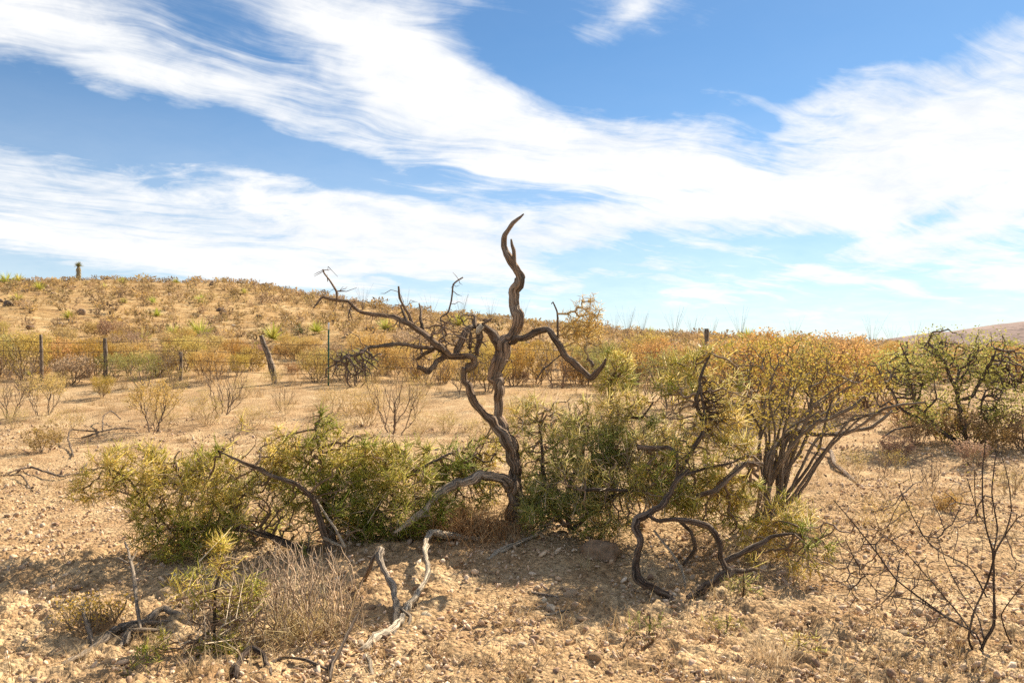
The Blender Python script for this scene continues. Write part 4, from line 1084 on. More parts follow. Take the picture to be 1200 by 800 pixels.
# ------------------------------------------------------------------ fence
def build_fence():
    def fy(px): return 22.5 + 0.8 * (600 - px) / 600
    org = ground_at(385, fy(385))
    t = thing('wire_fence', 'wire fence of old wooden posts and a green steel post along the hill foot', 'fence', org)
    def wood(px, top, base, r, lean=0, lab=None, seed=0):
        Yd = fy(px); b = ground_at(px + lean, Yd); tp = at(px, top, Yd)
        mb = MB(); P, R = spline([b - [0, 0, .3], b * .6 + tp * .4 + [.01, 0, 0], tp], [r, r * .95, r * .85], .06)
        tube(mb, P, R, 10, (0.22, 0.165, 0.12), .35, seed, .3)
        o = link('wooden_post', mb.mesh('wooden_post', M_BARK, org, True), t)
        if lab: o['label'] = lab
        return tp
    wood(306, 393, 443, .085, 19, 'thick weathered wooden post leaning to one side', 301)
    wood(123, 396, 430, .06, 1, None, 302); wood(48, 392, 430, .05, 1, None, 303); wood(212, 412, 440, .05, 0, None, 304)
    wood(828, 385, 438, .075, 0, 'thick weathered post rising above the bushes', 305)
    wood(1062, 400, 440, .05, 0, None, 306); wood(1262, 400, 440, .06, 0, None, 307); wood(-60, 390, 440, .06, 0, None, 308)
    # steel T-post
    Yd = fy(385); b = ground_at(385, Yd); tp = at(385, 378, Yd); h = tp[2] - b[2]
    def tpost(z0, z1_, mat, name, parent, lab=None):
        mb = MB()
        for (w, d, ox, oy) in ((.045, .008, 0, 0), (.008, .04, 0, .0241)):
            x0, x1, y0, y1 = b[0] + ox - w / 2, b[0] + ox + w / 2, b[1] + oy - d / 2, b[1] + oy + d / 2
            V = [(x, y, z) for z in (b[2] + z0, b[2] + z1_) for x, y in ((x0, y0), (x1, y0), (x1, y1), (x0, y1))]
            mb.add(V, Q=[(0, 1, 5, 4), (1, 2, 6, 5), (2, 3, 7, 6), (3, 0, 4, 7), (4, 5, 6, 7), (3, 2, 1, 0)])
        if name == 'steel_post':
            for k in range(14):
                zc = b[2] + .2 + k * .075
                V = [(b[0] + sx * .012, b[1] - .004 + yy, zc + zz) for zz in (0, .02) for sx, yy in ((-1, 0), (1, 0), (1, -.012), (-1, -.012))]
                mb.add(V, Q=[(0, 1, 5, 4), (1, 2, 6, 5), (2, 3, 7, 6), (3, 0, 4, 7), (4, 5, 6, 7), (3, 2, 1, 0)])
        o = link(name, mb.mesh(name, mat, org), parent)
        if lab: o['label'] = lab
        return o
    po = tpost(-.3, h - .2, M_GREEN, 'steel_post', t, 'green painted steel post')
    tpost(h - .2, h, M_WHITE, 'post_tip', po, 'white painted tip')
    # wires
    for hh in (.35, .62, .9, 1.18):
        mb = MB(); pts = []
        for px in np.linspace(-300, 1500, 120):
            Yd = fy(px); g = ground_at(px, Yd); gx = np.linspace(px - 60, px + 60, 5)
            zb = np.mean([hz((q - 600) / F * Yd, Yd) for q in gx]); sag = .04 * math.sin(px / 210 * math.pi) ** 2
            pts.append([g[0], Yd - .09, zb + hh - sag])
        tube(mb, pts, np.full(len(pts), .006), 4, (1, 1, 1), cap=False)
        link('wire', mb.mesh('wire', M_WIRE, org), t)
build_fence()

# ------------------------------------------------------------------ shrubs at the right
def build_right():
    r = np.random.default_rng(66)
    # ---- leaning creosote with a fan of thick bare stems
    b = G(902, 612)
    t = thing('leaning_creosote', 'leaning creosote with a fan of thick grey stems sweeping away from the gnarled shrub', 'shrub', b)
    skel = []
    fan = [(z9([(150, 640, 10), (160, 550, 13), (205, 488, 14), (270, 442, 13), (330, 462, 11), (430, 450, 10), (530, 430, 8), (600, 372, 5)]), 7.6, 8.0),
           (z9([(160, 640, 9), (230, 470, 11), (330, 420, 9), (440, 368, 8), (520, 310, 5)]), 7.6, 7.9),
           (z9([(330, 460, 9), (430, 455, 9), (490, 420, 8), (560, 368, 8), (640, 350, 7), (720, 342, 4)]), 7.8, 7.5),
           (z9([(170, 640, 8), (190, 560, 8), (250, 500, 8), (300, 400, 7), (320, 320, 6), (300, 290, 5), (370, 262, 3)]), 7.6, 7.9),
           (z9([(150, 620, 7), (120, 540, 7), (130, 450, 6), (180, 380, 5), (215, 320, 4)]), 7.6, 7.6),
           (z9([(180, 640, 8), (260, 520, 8), (310, 420, 6), (350, 350, 5), (380, 290, 4)]), 7.6, 8.2),
           (z9([(170, 640, 8), (215, 540, 9), (270, 470, 8), (350, 400, 5)]), 7.5, 7.2),
           (z9([(140, 640, 8), (60, 560, 8), (20, 600, 6), (-30, 640, 5)]), 7.4, 7.0),
           (z9([(100, 560, 6), (60, 480, 6), (40, 520, 4)]), 7.5, 7.4),
           (z9([(90, 300, 5), (92, 250, 5), (95, 212, 5), (120, 212, 4), (148, 236, 3)]), 7.6, 7.6),
           (z9([(130, 450, 5), (95, 380, 5), (90, 300, 5)]), 7.6, 7.6)]
    for k in range(16):
        ex, ey = 890 + 170 * (k / 15) ** 1.1, 415 + 45 * r.random() + 30 * (k / 15); mx = 895 + (ex - 895) * .42
        fan.append(([(893 + r.normal(0, 5), 612, 2.8), (897 + (mx - 897) * .5 + r.normal(0, 3), 585 - r.random() * 12, 2.5), (mx + r.normal(0, 8), 535 - r.random() * 30, 2.0), ((mx + ex) / 2 + r.normal(0, 8), (510 + ey) / 2 - 10 * r.random(), 1.5), (ex, ey, .8)], 7.55 + r.normal(0, .06), 7.8 + r.normal(0, .35)))
    for k, (pts, Y0, Y1) in enumerate(fan):
        pts = [(x + (k * 37 % 11 - 5) * .8 * (1 - i / len(pts)), y, q * .85) for i, (x, y, q) in enumerate(pts)]
        mb = MB(); limb(mb, pts, Y0, Y1, (0.27, 0.20, 0.145) if k != 9 else (0.4, 0.31, 0.22), (0.36, 0.28, 0.2), 9, .5, .035, 110 + k, .03, skel)
        link('stem', mb.mesh('stem', M_BARK, b, True), t)
    tg = []
    for px, py, rx, ry, n in [(890, 450, 60, 50, 150), (930, 430, 60, 40, 130), (860, 500, 40, 50, 80), (980, 450, 50, 40, 90), (900, 520, 50, 40, 70), (1010, 450, 30, 25, 30), (930, 500, 50, 40, 60), (870, 420, 40, 30, 60)]:
        tg.append(in_ellipsoid(at(px, py, 7.8), (rx * 7.8 / F, .5, ry * 7.8 / F), n, r))
    g = grow(skel, np.concatenate(tg), .4, .06, .2, r=r)
    mt = MB(); mesh_growth(mt, g, .0024, .43, .012, 4, (0.19, 0.14, 0.1), .3, r)
    link('twig_sprays', mt.mesh('twigs', M_TWIG, b), t)
    P, D, cnt = g['P'][g['n0']:], g['D'][g['n0']:], g['cnt'][g['n0']:]
    k = cnt < 3; O = np.repeat(P[k], 9, 0) + r.normal(0, .025, (k.sum() * 9, 3))
    C = lerpc((0.36, 0.27, 0.065), (0.62, 0.45, 0.11), r.random(len(O)))
    ml = MB(); leaves(ml, O, np.repeat(D[k], 9, 0) + r.normal(0, .7, O.shape), r.uniform(.012, .028, len(O)), C, .4, r)
    link('foliage', ml.mesh('foliage', M_LEAF, b), t)
    # fallen limb beside it
    b = G(990, 560)
    mb = MB(); P = [G(948, 526) + [0, 0, .12], G(962, 532) + [0, 0, .10], G(974, 535) + [0, 0, .08], G(978, 548) + [0, 0, .06], G(990, 556) + [0, 0, .03], G(1004, 566)]
    P, R = spline(P, [.02, .028, .032, .03, .03, .022], .03); tube(mb, P, R, 10, BARKL, .5, 131)
    o = link('fallen_branch', mb.mesh('fallen_branch', M_BARK, b, True), loc=b); tag(o, 'short grey fallen branch lying under the leaning creosote', 'branch')
    # ---- green mesquite
    b = G(1125, 520); Yb = b[1]
    t = thing('mesquite', 'bright green feathery mesquite with dark twisted branches', 'shrub', b)
    skel = []
    ml = [([(880, 510, 12), (860, 440, 14), (842, 370, 14), (832, 290, 12), (792, 212, 10), (752, 150, 8), (738, 128, 6), (741, 90, 3)], 0, -.3),
          ([(845, 335, 11), (880, 320, 10), (920, 280, 9), (945, 215, 8), (962, 180, 6), (982, 148, 3)], 0, -.5),
          ([(860, 510, 11), (760, 430, 10), (690, 350, 9), (662, 250, 8), (655, 190, 6), (636, 130, 3)], 0, -.2),
          ([(850, 500, 10), (740, 420, 9), (640, 370, 8), (585, 290, 7), (548, 212, 4)], 0, -.6),
          ([(690, 340, 7), (720, 280, 7), (760, 250, 5), (790, 270, 4)], 0, .2),
          ([(830, 290, 8), (845, 220, 7), (800, 170, 5), (770, 165, 4)], 0, .3),
          ([(832, 280, 7), (870, 230, 6), (872, 190, 4)], -.1, .3),
          ([(900, 510, 9), (960, 440, 8), (980, 350, 7), (1010, 300, 5), (1060, 270, 4)], 0, .3),
          ([(920, 510, 9), (1020, 460, 8), (1080, 400, 7), (1120, 340, 5)], 0, 0),
          ([(620, 370, 6), (590, 340, 6), (560, 360, 5), (520, 300, 3)], -.3, -.3),
          ([(750, 420, 7), (720, 380, 6), (760, 330, 5), (750, 290, 4)], -.2, -.4),
          ([(960, 440, 6), (930, 380, 6), (920, 330, 5), (940, 300, 4)], -.2, -.3),
          ([(680, 430, 6), (610, 440, 5), (560, 470, 4)], -.3, -.5),
          ([(1000, 460, 7), (1040, 470, 6), (1100, 480, 5)], -.2, -.5)]
    for k, (pts, a, c) in enumerate(ml):
        pts = [(x, y, q * .68) for x, y, q in pts]; mb = MB(); limb(mb, z9(pts), Yb + a, Yb + c, (0.10, 0.072, 0.058), (0.15, 0.105, 0.085), 9, .5, .06, 140 + k, .06, skel)
        link('trunk' if k == 0 else 'limb', mb.mesh('limb', M_BARK, b, True), t)
    tg = []; cl = [(1100, 400, 20, 18, 60), (1075, 425, 30, 25, 80), (1050, 440, 30, 25, 60), (1165, 420, 30, 30, 90), (1190, 430, 35, 35, 100), (1120, 440, 40, 30, 60), (1180, 470, 40, 30, 80), (1130, 490, 60, 25, 100), (1080, 480, 35, 25, 50), (1215, 470, 40, 40, 60), (1160, 400, 16, 14, 25), (1150, 450, 30, 30, 50), (1030, 430, 16, 16, 25)]
    bare_tg = np.concatenate([in_ellipsoid(at(px, py, Yb), (rx * Yb / F, .6, ry * Yb / F), n, r) for px, py, rx, ry, n in [(1110, 450, 80, 55, 130), (1060, 455, 40, 45, 80), (1170, 450, 50, 55, 90)]])
    gb = grow(skel, bare_tg, .3, .1, .35, r=r); mt = MB(); mesh_growth(mt, gb, .008, .42, .03, 4, (0.10, 0.072, 0.058), .3, r)
    link('bare_sprays', mt.mesh('bare_branches', M_TWIG, b), t)
    for px, py, rx, ry, n in cl:
        tg.append(in_ellipsoid(at(px, py, Yb), (rx * Yb / F, .7, ry * Yb / F), n, r))
    g = grow(skel, np.concatenate(tg), .35, .1, .25, r=r)
    mt = MB(); mesh_growth(mt, g, .006, .42, .026, 4, (0.12, 0.085, 0.07), .3, r)
    link('twig_sprays', mt.mesh('twigs', M_TWIG, b), t)
    P, D, cnt = g['P'][g['n0']:], g['D'][g['n0']:], g['cnt'][g['n0']:]
    k = cnt < 4; O = np.repeat(P[k], 26, 0); O = O + r.normal(0, .08, O.shape)
    kk = np.clip(.5 + 1.2 * noise3(O[:, 0] * 2, O[:, 1] * 2, O[:, 2] * 2, 9) + r.normal(0, .2, len(O)), 0, 1)
    keep = r.random(len(O)) < np.clip(noise3(O[:, 0] * 3, O[:, 1] * 3, O[:, 2] * 3, 19) * 2.6 + .36, 0.02, 1); O, kk = O[keep], kk[keep]
    C = lerpc((0.24, 0.25, 0.055), (0.60, 0.56, 0.15), kk)
    ml2 = MB(); leaves(ml2, O, r.normal(0, .8, O.shape) + [0, 0, -.1], r.uniform(.03, .06, len(O)), C, .3, r)
    link('foliage', ml2.mesh('foliage', M_LEAF, b), t)
    # ---- dark bare twig shrub in front
    b = G(1148, 766); Yb = b[1]
    t = thing('bare_twig_shrub', 'dark leafless shrub of long wiry stems rising from stony soil', 'shrub', b)
    st = [([(915, 705, 7), (940, 650, 7), (966, 585, 7), (972, 480, 6), (966, 322, 5), (934, 230, 4), (928, 120, 4), (932, 20, 3), (935, -80, 2)], 0, .1),
          ([(905, 700, 6), (875, 640, 6), (880, 590, 5.5), (905, 530, 5), (945, 430, 5), (972, 325, 5), (1012, 268, 4), (1030, 180, 3.4), (1015, 60, 2.4), (1000, -20, 1.5)], 0, -.1),
          ([(968, 330, 4), (977, 240, 4), (962, 110, 3.4), (975, 0, 2.5), (985, -60, 1.5)], .05, .2),
          ([(930, 690, 4), (900, 620, 4.5), (780, 550, 4.5), (620, 430, 4), (545, 330, 3.4), (470, 230, 2.8), (390, 140, 1.6)], 0, .3),
          ([(900, 640, 4), (850, 560, 4), (740, 430, 3.6), (640, 320, 3), (520, 230, 2)], 0, .7),
          ([(940, 490, 4), (885, 385, 3.6), (765, 322, 3.2), (705, 262, 2.6), (640, 120, 1.5)], 0, .4),
          ([(1045, 690, 4), (1015, 620, 4), (990, 550, 3.6), (1030, 500, 3), (1080, 445, 2.4), (1130, 400, 1.5)], .1, 0),
          ([(860, 600, 3.5), (760, 540, 3.4), (690, 500, 3), (560, 480, 2.4), (480, 380, 1.8), (430, 280, 1.2)], 0, .2),
          ([(620, 430, 3), (605, 470, 2.4), (630, 360, 2)], .2, .4),
          ([(740, 430, 2.6), (660, 420, 2.2), (560, 410, 1.6), (450, 405, 1)], .5, .6),
          ([(930, 640, 4), (910, 560, 3.4), (850, 470, 3), (790, 360, 2.4), (760, 260, 1.6)], 0, .5),
          ([(905, 220, 2), (903, 120, 2), (900, 30, 1.4)], .1, .1),
          ([(934, 225, 2.4), (915, 190, 2.4), (890, 130, 2), (870, 60, 1.4)], .08, .2),
          ([(1012, 268, 2.6), (1060, 200, 2), (1110, 190, 1.4)], -.1, -.1)]
    skel = []
    for k, (pts, a, c) in enumerate(st):
        pts = [(x, y, q * .8) for x, y, q in pts]; mb = MB(); limb(mb, z10(pts), Yb + a, Yb + c, (0.095, 0.06, 0.045), (0.13, 0.09, 0.07), 7, .25, .03, 170 + k, .01, skel)
        link('stem', mb.mesh('stem', M_BARK, b, True), t)
    tg = np.concatenate([in_ellipsoid(at(1060, 680, Yb + .3), (.5, .4, .32), 240, r), in_ellipsoid(at(1150, 640, Yb), (.3, .3, .5), 110, r), in_ellipsoid(at(1010, 640, Yb + .5), (.4, .3, .28), 150, r), in_ellipsoid(at(1100, 590, Yb + .4), (.4, .3, .25), 90, r)])
    g = grow(skel, tg, .3, .05, .12, r=r); mt = MB(); mesh_growth(mt, g, .0018, .4, .006, 3, (0.14, 0.095, 0.07), .3, r)
    link('twig_sprays', mt.mesh('twigs', M_TWIG, b), t)
    k = g['cnt'][g['n0']:] < 2; O = g['P'][g['n0']:][k]; O = O[r.random(len(O)) < .35]
    ml3 = MB(); leaves(ml3, O, r.normal(0, 1, O.shape), r.uniform(.008, .016, len(O)), lerpc((0.4, 0.28, 0.05), (0.3, 0.25, 0.05), r.random(len(O))), .4, r)
    link('foliage', ml3.mesh('foliage', M_LEAF, b), t)
    # ---- small twig bushes on the stones between
    for px, py, h, pr, lab in [(1090, 572, 40, BARE[1], 'small fan of bare twigs on the stones in front of the mesquite'), (1035, 560, 34, BARE[2], 'thin sparse twig bush between the leaning creosote and the mesquite'),
                               (1110, 600, 24, DRYSH[1], 'low yellowish dry bush beside the small fan of bare twigs'), (1185, 580, 36, BARE[0], 'grey twiggy bush at the shaded foot of the mesquite'), (1050, 540, 30, DRYSH[2], 'brown dry bush at the foot of the mesquite branches'),
                               (1105, 516, 46, DRYSH[4], 'broad yellowish dry bush between the mesquite limbs'), (1200, 528, 48, DRYSH[2], 'tall grey-brown dry bush past the mesquite trunk'), (1060, 505, 40, DRYSH[0], 'tan dry bush beneath the drooping mesquite branch'), (1135, 522, 44, DRYSH[2], 'dense grey-brown dry bush right at the mesquite base'),
                               (1075, 522, 34, DRYSH[2], 'grey-brown dry bush under the lowest mesquite limb'), (1165, 530, 34, DRYSH[0], 'tan dry bush against the mesquite trunk'),
                               (1140, 545, 30, DRYSH[5], 'rusty dry bush in the shade of the mesquite trunk')]:
        p = G(px, py); place('twig_bush', pr, p, px_scale(p, h, 1.12 if pr in BARE else .7), r.random() * 6, lab, 'shrub')
build_right()

# ------------------------------------------------------------------ small plants, dead wood and stones in front
def build_front():
    r = np.random.default_rng(77)
    # dry straw shrub
    b = G(350, 745)
    t = thing('dry_twig_clump', 'pale straw-grey clump of dry upright twigs in front of the thicket', 'shrub', b)
    n = 420; rt = b + np.stack([r.normal(0, .16, 60), r.normal(0, .12, 60), np.zeros(60) - .02], 1)
    rt[:, 2] = hz(rt[:, 0], rt[:, 1]) - .02
    tg = np.concatenate([in_ellipsoid(at(345, 690, b[1] + .05), (.48, .32, .32), 1300, r, .1), in_ellipsoid(at(300, 710, b[1]), (.25, .25, .2), 260, r, .1), in_ellipsoid(at(390, 720, b[1]), (.2, .2, .15), 180, r, .1)])
    tg = tg[tg[:, 2] > hz(tg[:, 0], tg[:, 1]) + .04]
    g = grow(rt, tg, .7, .055, .35, .8, r=r)
    mb = MB(); mesh_growth(mb, g, .0019, .34, .005, 3, (0.58, 0.46, 0.32), .4, r)
    link('twig_sprays', mb.mesh('twigs', M_STRAW, b), t)
    O = rt[r.integers(0, 60, 260)]; D = r.normal(0, .8, (260, 3)); D[:, 2] = 1
    mf = MB(); blades(mf, O, D, r.uniform(.2, .55, 260), np.full(260, .0022), lerpc((0.60, 0.42, 0.2), (0.78, 0.64, 0.4), r.random(260)), .8, r)
    link('straw_blades', mf.mesh('straw_blades', M_STRAW, b), t)
    # green sprout with spines
    b = G(252, 770)
    t = thing('green_sprout', 'upright green spiny sprout beside the pale dry clump', 'shrub', b); skel = []
    mb = MB(); limb(mb, [(252, 772, 2.5), (252, 730, 2.2), (253, 690, 2), (262, 655, 1)], b[1], b[1] + .1, (0.12, 0.09, 0.05), None, 7, .4, .03, 210, 0, skel)
    link('stem', mb.mesh('stem', M_BARK, b, True), t)
    spiny_thicket(t, [(255, 710, 34, 26, .42, b[1], .2), (265, 660, 20, 14, .6, b[1] + .1, .12), (240, 750, 32, 22, .35, b[1], .2), (235, 715, 22, 16, .45, b[1], .15), (280, 745, 30, 24, .4, b[1], .2), (300, 770, 24, 16, .5, b[1], .15), (255, 640, 10, 8, .6, b[1] + .1, .1), (205, 765, 40, 22, .5, b[1], .2), (165, 780, 28, 14, .55, b[1], .18), (225, 690, 26, 18, .55, b[1] + .2, .2), (290, 710, 26, 26, .45, b[1] + .1, .2), (270, 785, 40, 16, .5, b[1], .2)], skel, b[1], 211, 3.0, 7, len_=(.05, .12), wscale=.62)
    for px, py, h, seed, bi, lab in [(170, 785, 22, 212, .45, 'small green spiny seedling by the dead fallen roots'), (870, 700, 28, 213, .45, 'small green spiny seedling below the gnarled trunk'), (935, 765, 22, 214, .55, 'tiny yellow-green spiny seedling on open gravel'),
                                     (760, 745, 26, 215, .5, 'thin olive seedling in gravel under the gnarled trunk fork'), (850, 745, 24, 216, .5, 'sparse green seedling near the pale grass stalks'), (515, 640, 16, 217, .3, 'small green shoot behind the arched pale root')]:
        b = G(px, py); t = thing('spiny_seedling', lab, 'seedling', b); skel = []
        mb = MB(); limb(mb, [(px, py, 1.2), (px + 2, py - h * .5, 1), (px + 1, py - h, .6)], b[1], b[1], (0.14, 0.1, 0.05), None, 6, .3, .02, seed, 0, skel)
        link('stem', mb.mesh('stem', M_BARK, b, True), t)
        spiny_thicket(t, [(px, py - h * .45, h * 1.1, h * .5, bi, b[1], .14)], skel, b[1], seed, 1.6, 5, len_=(.03, .08), wscale=.6)
    # low yellow plant
    b = G(105, 735)
    o = place('yellow_plant', proto_creosote(231, 110, 9, .017, ((0.58, 0.38, 0.05), (0.38, 0.26, 0.05)), (0.22, 0.16, 0.1), h=.22, w=.7, lo=.2, topbias=.2), b, .85, .4, 'low spreading plant with mustard yellow leaves on the shaded gravel', 'plant')
    for px, py, s, lab in [(50, 530, .6, 'thin sparse yellow weed on the pale plain'), (40, 545, .5, None), (140, 505, .5, None), (700, 640, .0, None)]:
        if s and lab:
            p = G(px, py); place('weed', DRYSH[3], p, s, 1.0, lab, 'weed')
    # brown rusty grass clump under the arching limb
    b = G(545, 622)
    t = thing('rusty_grass_clump', 'rust-brown dead grass clump under the arching bleached limb', 'grass', b)
    n = 1500; O = np.stack([at(545, 600, 6.9)[0] + r.normal(0, .22, n), 6.85 + r.normal(0, .14, n), np.zeros(n)], 1); O[:, 2] = hz(O[:, 0], O[:, 1]) - .02
    D = r.normal(0, .75, (n, 3)); D[:, 2] = 1
    mf = MB(); blades(mf, O, D, r.uniform(.12, .45, n), np.full(n, .0028), lerpc((0.38, 0.22, 0.09), (0.66, 0.46, 0.24), r.random(n)), 1.2, r)
    link('straw_blades', mf.mesh('straw_blades', M_STRAW, b), t)
    # brown lump under the right thicket
    b = G(703, 655)
    mb = MB(); u, v = np.meshgrid(np.linspace(0, 2 * np.pi, 28, endpoint=False), np.linspace(.02, np.pi - .02, 16))
    d = np.stack([np.cos(u) * np.sin(v), np.sin(u) * np.sin(v), np.cos(v)], -1)
    d = np.sign(d) * np.abs(d) ** .75
    k = 1 + .35 * noise3(d[..., 0] * 2 + 4, d[..., 1] * 2, d[..., 2] * 2, 3) + .2 * noise3(d[..., 0] * 6, d[..., 1] * 6, d[..., 2] * 6, 4)
    V = d * k[..., None] * [.15, .12, .085] + b + [0, .06, .04]
    idx = np.arange(16 * 28).reshape(16, 28); nx = np.roll(idx, -1, 1)
    mb.add(V.reshape(-1, 3), Q=np.stack([idx[:-1], idx[1:], nx[1:], nx[:-1]], -1).reshape(-1, 4), C=(0.27, 0.17, 0.11))
    o = link('brown_rock', mb.mesh('brown_rock', M_STONE, b, True), loc=b); tag(o, 'large dark brown rock in shade under the spiny thicket', 'rock')
    # fallen dead wood: traced on the ground
    def fallen(name, label, runs, C, seed, lift=.012, thin=1.0):
        b = G(*runs[0][0][:2]); mb = MB()
        for q, run in enumerate(runs):
            P = [G(x, y) + [0, 0, lift + up] for x, y, _, up in run]; R = [w * thin * p[1] / F for (_, _, w, _), p in zip(run, P)]
            P, R = gnarl(*spline(P, R, .02), seed + q); R[-3:] *= [.8, .5, .2]; tube(mb, P, R, 9, C, .7, seed + q)
        o = link(name, mb.mesh(name, M_BARK, b, True), loc=b); tag(o, label, 'branch'); return o
    fallen('fallen_branch', 'long pale forked dead branch lying on shaded gravel beside the yellow plant', [[(70, 782, 3, 0), (110, 765, 3.5, .02), (140, 742, 4, .03), (165, 735, 4, .03), (190, 722, 3.5, .04), (215, 728, 2, .02)], [(140, 765, 3, .01), (150, 748, 3.5, .03), (172, 738, 3.5, .03), (205, 733, 2.5, .02)], [(95, 735, 2, .1), (105, 752, 2.4, .05), (112, 765, 2, 0)], [(146, 762, 2, .02), (155, 752, 2.4, .05), (190, 745, 2, .03)]], (0.42, 0.33, 0.24), 240)
    fallen('fallen_branch', 'pale spindly dead twig standing up beside the green sprout', [[(165, 752, 1.8, .02), (158, 722, 1.6, .16), (152, 708, 1.4, .26), (146, 690, 1, .34)], [(152, 708, 1.2, .26), (160, 702, .8, .32)], [(150, 708, 1.2, .26), (135, 702, .8, .28)]], (0.5, 0.4, 0.3), 250)
    fallen('fallen_branch', 'dark thin fallen branch arching over the bare plain near the yellow thicket', [[(0, 560, 1.6, .02), (35, 553, 1.8, .06), (70, 563, 1.8, .05), (95, 556, 1.6, .03), (102, 545, 1.4, .02)], [(38, 577, 1.2, .0), (25, 562, 1.4, .05), (8, 560, 1, .02)], [(95, 515, 1.2, .02), (120, 510, 1.4, .06), (140, 505, 1.4, .05), (160, 503, 1, .0)], [(86, 538, 1.2, .03), (80, 522, 1.4, .1), (84, 512, 1.2, .12), (120, 510, 1.4, .05)], [(120, 510, 1.1, .05), (121, 498, 1.1, .16), (130, 493, 1, .2), (142, 499, .9, .12)]], (0.17, 0.12, 0.085), 260, .012, .6)
    fallen('fallen_branch', 'slim brown branch propped on the gravel below the pale roots', [[(384, 800, 2.2, .0), (395, 778, 2.2, .05), (410, 760, 2, .1), (421, 747, 1.4, .14)]], (0.13, 0.09, 0.065), 270)
    fallen('fallen_branch', 'dark crooked branch curling over the ground below the green sprout', [[(274, 798, 3, 0), (283, 783, 3, .05), (296, 776, 3, .07), (308, 780, 3, .05), (318, 794, 2.4, 0)], [(300, 790, 1.6, 0), (330, 778, 1.8, .02), (360, 780, 1.8, .02), (390, 790, 1.4, 0)]], (0.12, 0.08, 0.06), 275)
    for px, py, a, c in [(655, 720, 28, (0.5, 0.42, 0.32)), (640, 700, -20, (0.42, 0.33, 0.25)), (575, 755, 60, (0.4, 0.3, 0.2))]:
        dx = 18 * math.cos(math.radians(a)); dy = 8 * math.sin(math.radians(a))
        fallen('loose_twig', 'short loose twig lying on the open gravel bank', [[(px - dx, py + dy, 1, 0), (px, py, 1.2, .01), (px + dx, py - dy, .8, 0)]], c, 280)['group'] = 'loose twigs on the bank'
    # pale grass stalks near the gnarled trunk
    for px, py, n_, h, lab in [(905, 780, 160, .34, 'pale wispy grass tuft on gravel below the gnarled shrub'), (785, 690, 60, .22, 'thin straw tuft at the fork of the gnarled trunk'), (785, 745, 110, .14, 'short brown tuft on the gravel under the gnarled fork'), (690, 668, 30, .3, 'few straw stalks leaning on the dark brown rock')]:
        place('straw_tuft', proto_tuft(int(290 + px), n_, h, ((0.45, 0.33, 0.18), (0.66, 0.54, 0.34)) if h > .2 else ((0.25, 0.15, 0.1), (0.4, 0.28, 0.18)), .5, .0018), G(px, py), 1.0, 0, lab, 'grass')
    # ---- stones
    def stone_mesh(seed, sub):
        import bmesh
        bm = bmesh.new(); bmesh.ops.create_icosphere(bm, subdivisions=sub, radius=1)
        V = np.array([v.co[:] for v in bm.verts]); T = np.array([[v.index for v in f.verts] for f in bm.faces]); bm.free()
        rr = np.random.default_rng(seed)
        for _ in range(7):
            nrm = unit(rr.normal(0, 1, 3)); d = rr.uniform(.45, .8); h = V @ nrm
            V = V - np.where(h > d, h - d, 0)[:, None] * nrm
        V = V * (1 + .12 * noise3(V[:, 0] * 3 + seed, V[:, 1] * 3, V[:, 2] * 3, seed)[:, None])
        return V * [1, rr.uniform(.6, .9), rr.uniform(.45, .7)], T
    SM = []
    for k in range(7):
        V, T = stone_mesh(300 + k, 2); mb = MB()
        mb.add(V, T=T, C=[(0.62, 0.49, 0.32), (0.68, 0.57, 0.41), (0.56, 0.41, 0.25), (0.54, 0.43, 0.31), (0.70, 0.58, 0.40), (0.44, 0.31, 0.19), (0.60, 0.47, 0.33)][k]); SM.append(mb.mesh('stone', M_STONE))
    cnt = 0
    spots = [(666, 700, .075), (1060, 745, .06), (500, 725, .06), (730, 690, .05), (1075, 720, .06), (330, 745, .07), (645, 715, .05), (990, 745, .05), (700, 775, .06), (1000, 690, .05), (800, 770, .05)]
    while len(spots) < 285:
        py = 470 + 330 * r.random() ** .8; px = r.uniform(0, 1200)
        spots.append((px, py, None))
    for px, py, s in spots:
        p = G(px, py)
        if s is None: s = min(.05, .014 + .008 * r.exponential()) * (1 + .5 * max(0, p[1] - 6) / 8)
        o = link('stone', SM[int(r.integers(7))], loc=p + [0, 0, s * .18])
        o.scale = (s, s, s); o.rotation_euler = (r.normal(0, .25), r.normal(0, .25), r.random() * 6.28)
        big = 'large' if s > .04 else 'small'
        zone = ('on the plain before the wooden posts' if py < 560 and px < 560 else 'behind the thickets' if py < 560 and px < 900 else 'below the mesquite' if py < 600 and px >= 900 else 'beside the yellow plant and dry clump' if px < 420
                else 'on the bank below the dead trunk' if px < 700 else 'below the gnarled shrub' if px < 950 else 'around the dark bare twig shrub')
        tag(o, f'{big} loose pale limestone piece {zone}', 'stone', f'{big} loose stones {zone}')
    # ---- gravel (one mass)
    base = [stone_mesh(400 + k, 1) for k in range(6)]
    n = 70000
    Y = 2.9 + 14 * r.random(n) ** 1.9; X = r.uniform(-.8, .8, n) * (Y + .5)
    dn = noise2(X / .5, Y / .5, 41) + .6 * noise2(X / 1.6, Y / 1.6, 42)
    k = r.random(n) < np.clip(.55 + 1.1 * dn, .06, 1); X, Y = X[k], Y[k]; n = len(X)
    Z = hz(X, Y); s = np.minimum(.0055 + .0050 * r.exponential(1, n), .028) * (1 + .03 * Y)
    mb = MB(); which = r.integers(0, 6, n)
    pal = np.array([(0.62, 0.47, 0.30), (0.52, 0.37, 0.22), (0.68, 0.55, 0.39), (0.40, 0.27, 0.16), (0.24, 0.155, 0.095), (0.54, 0.39, 0.26)])
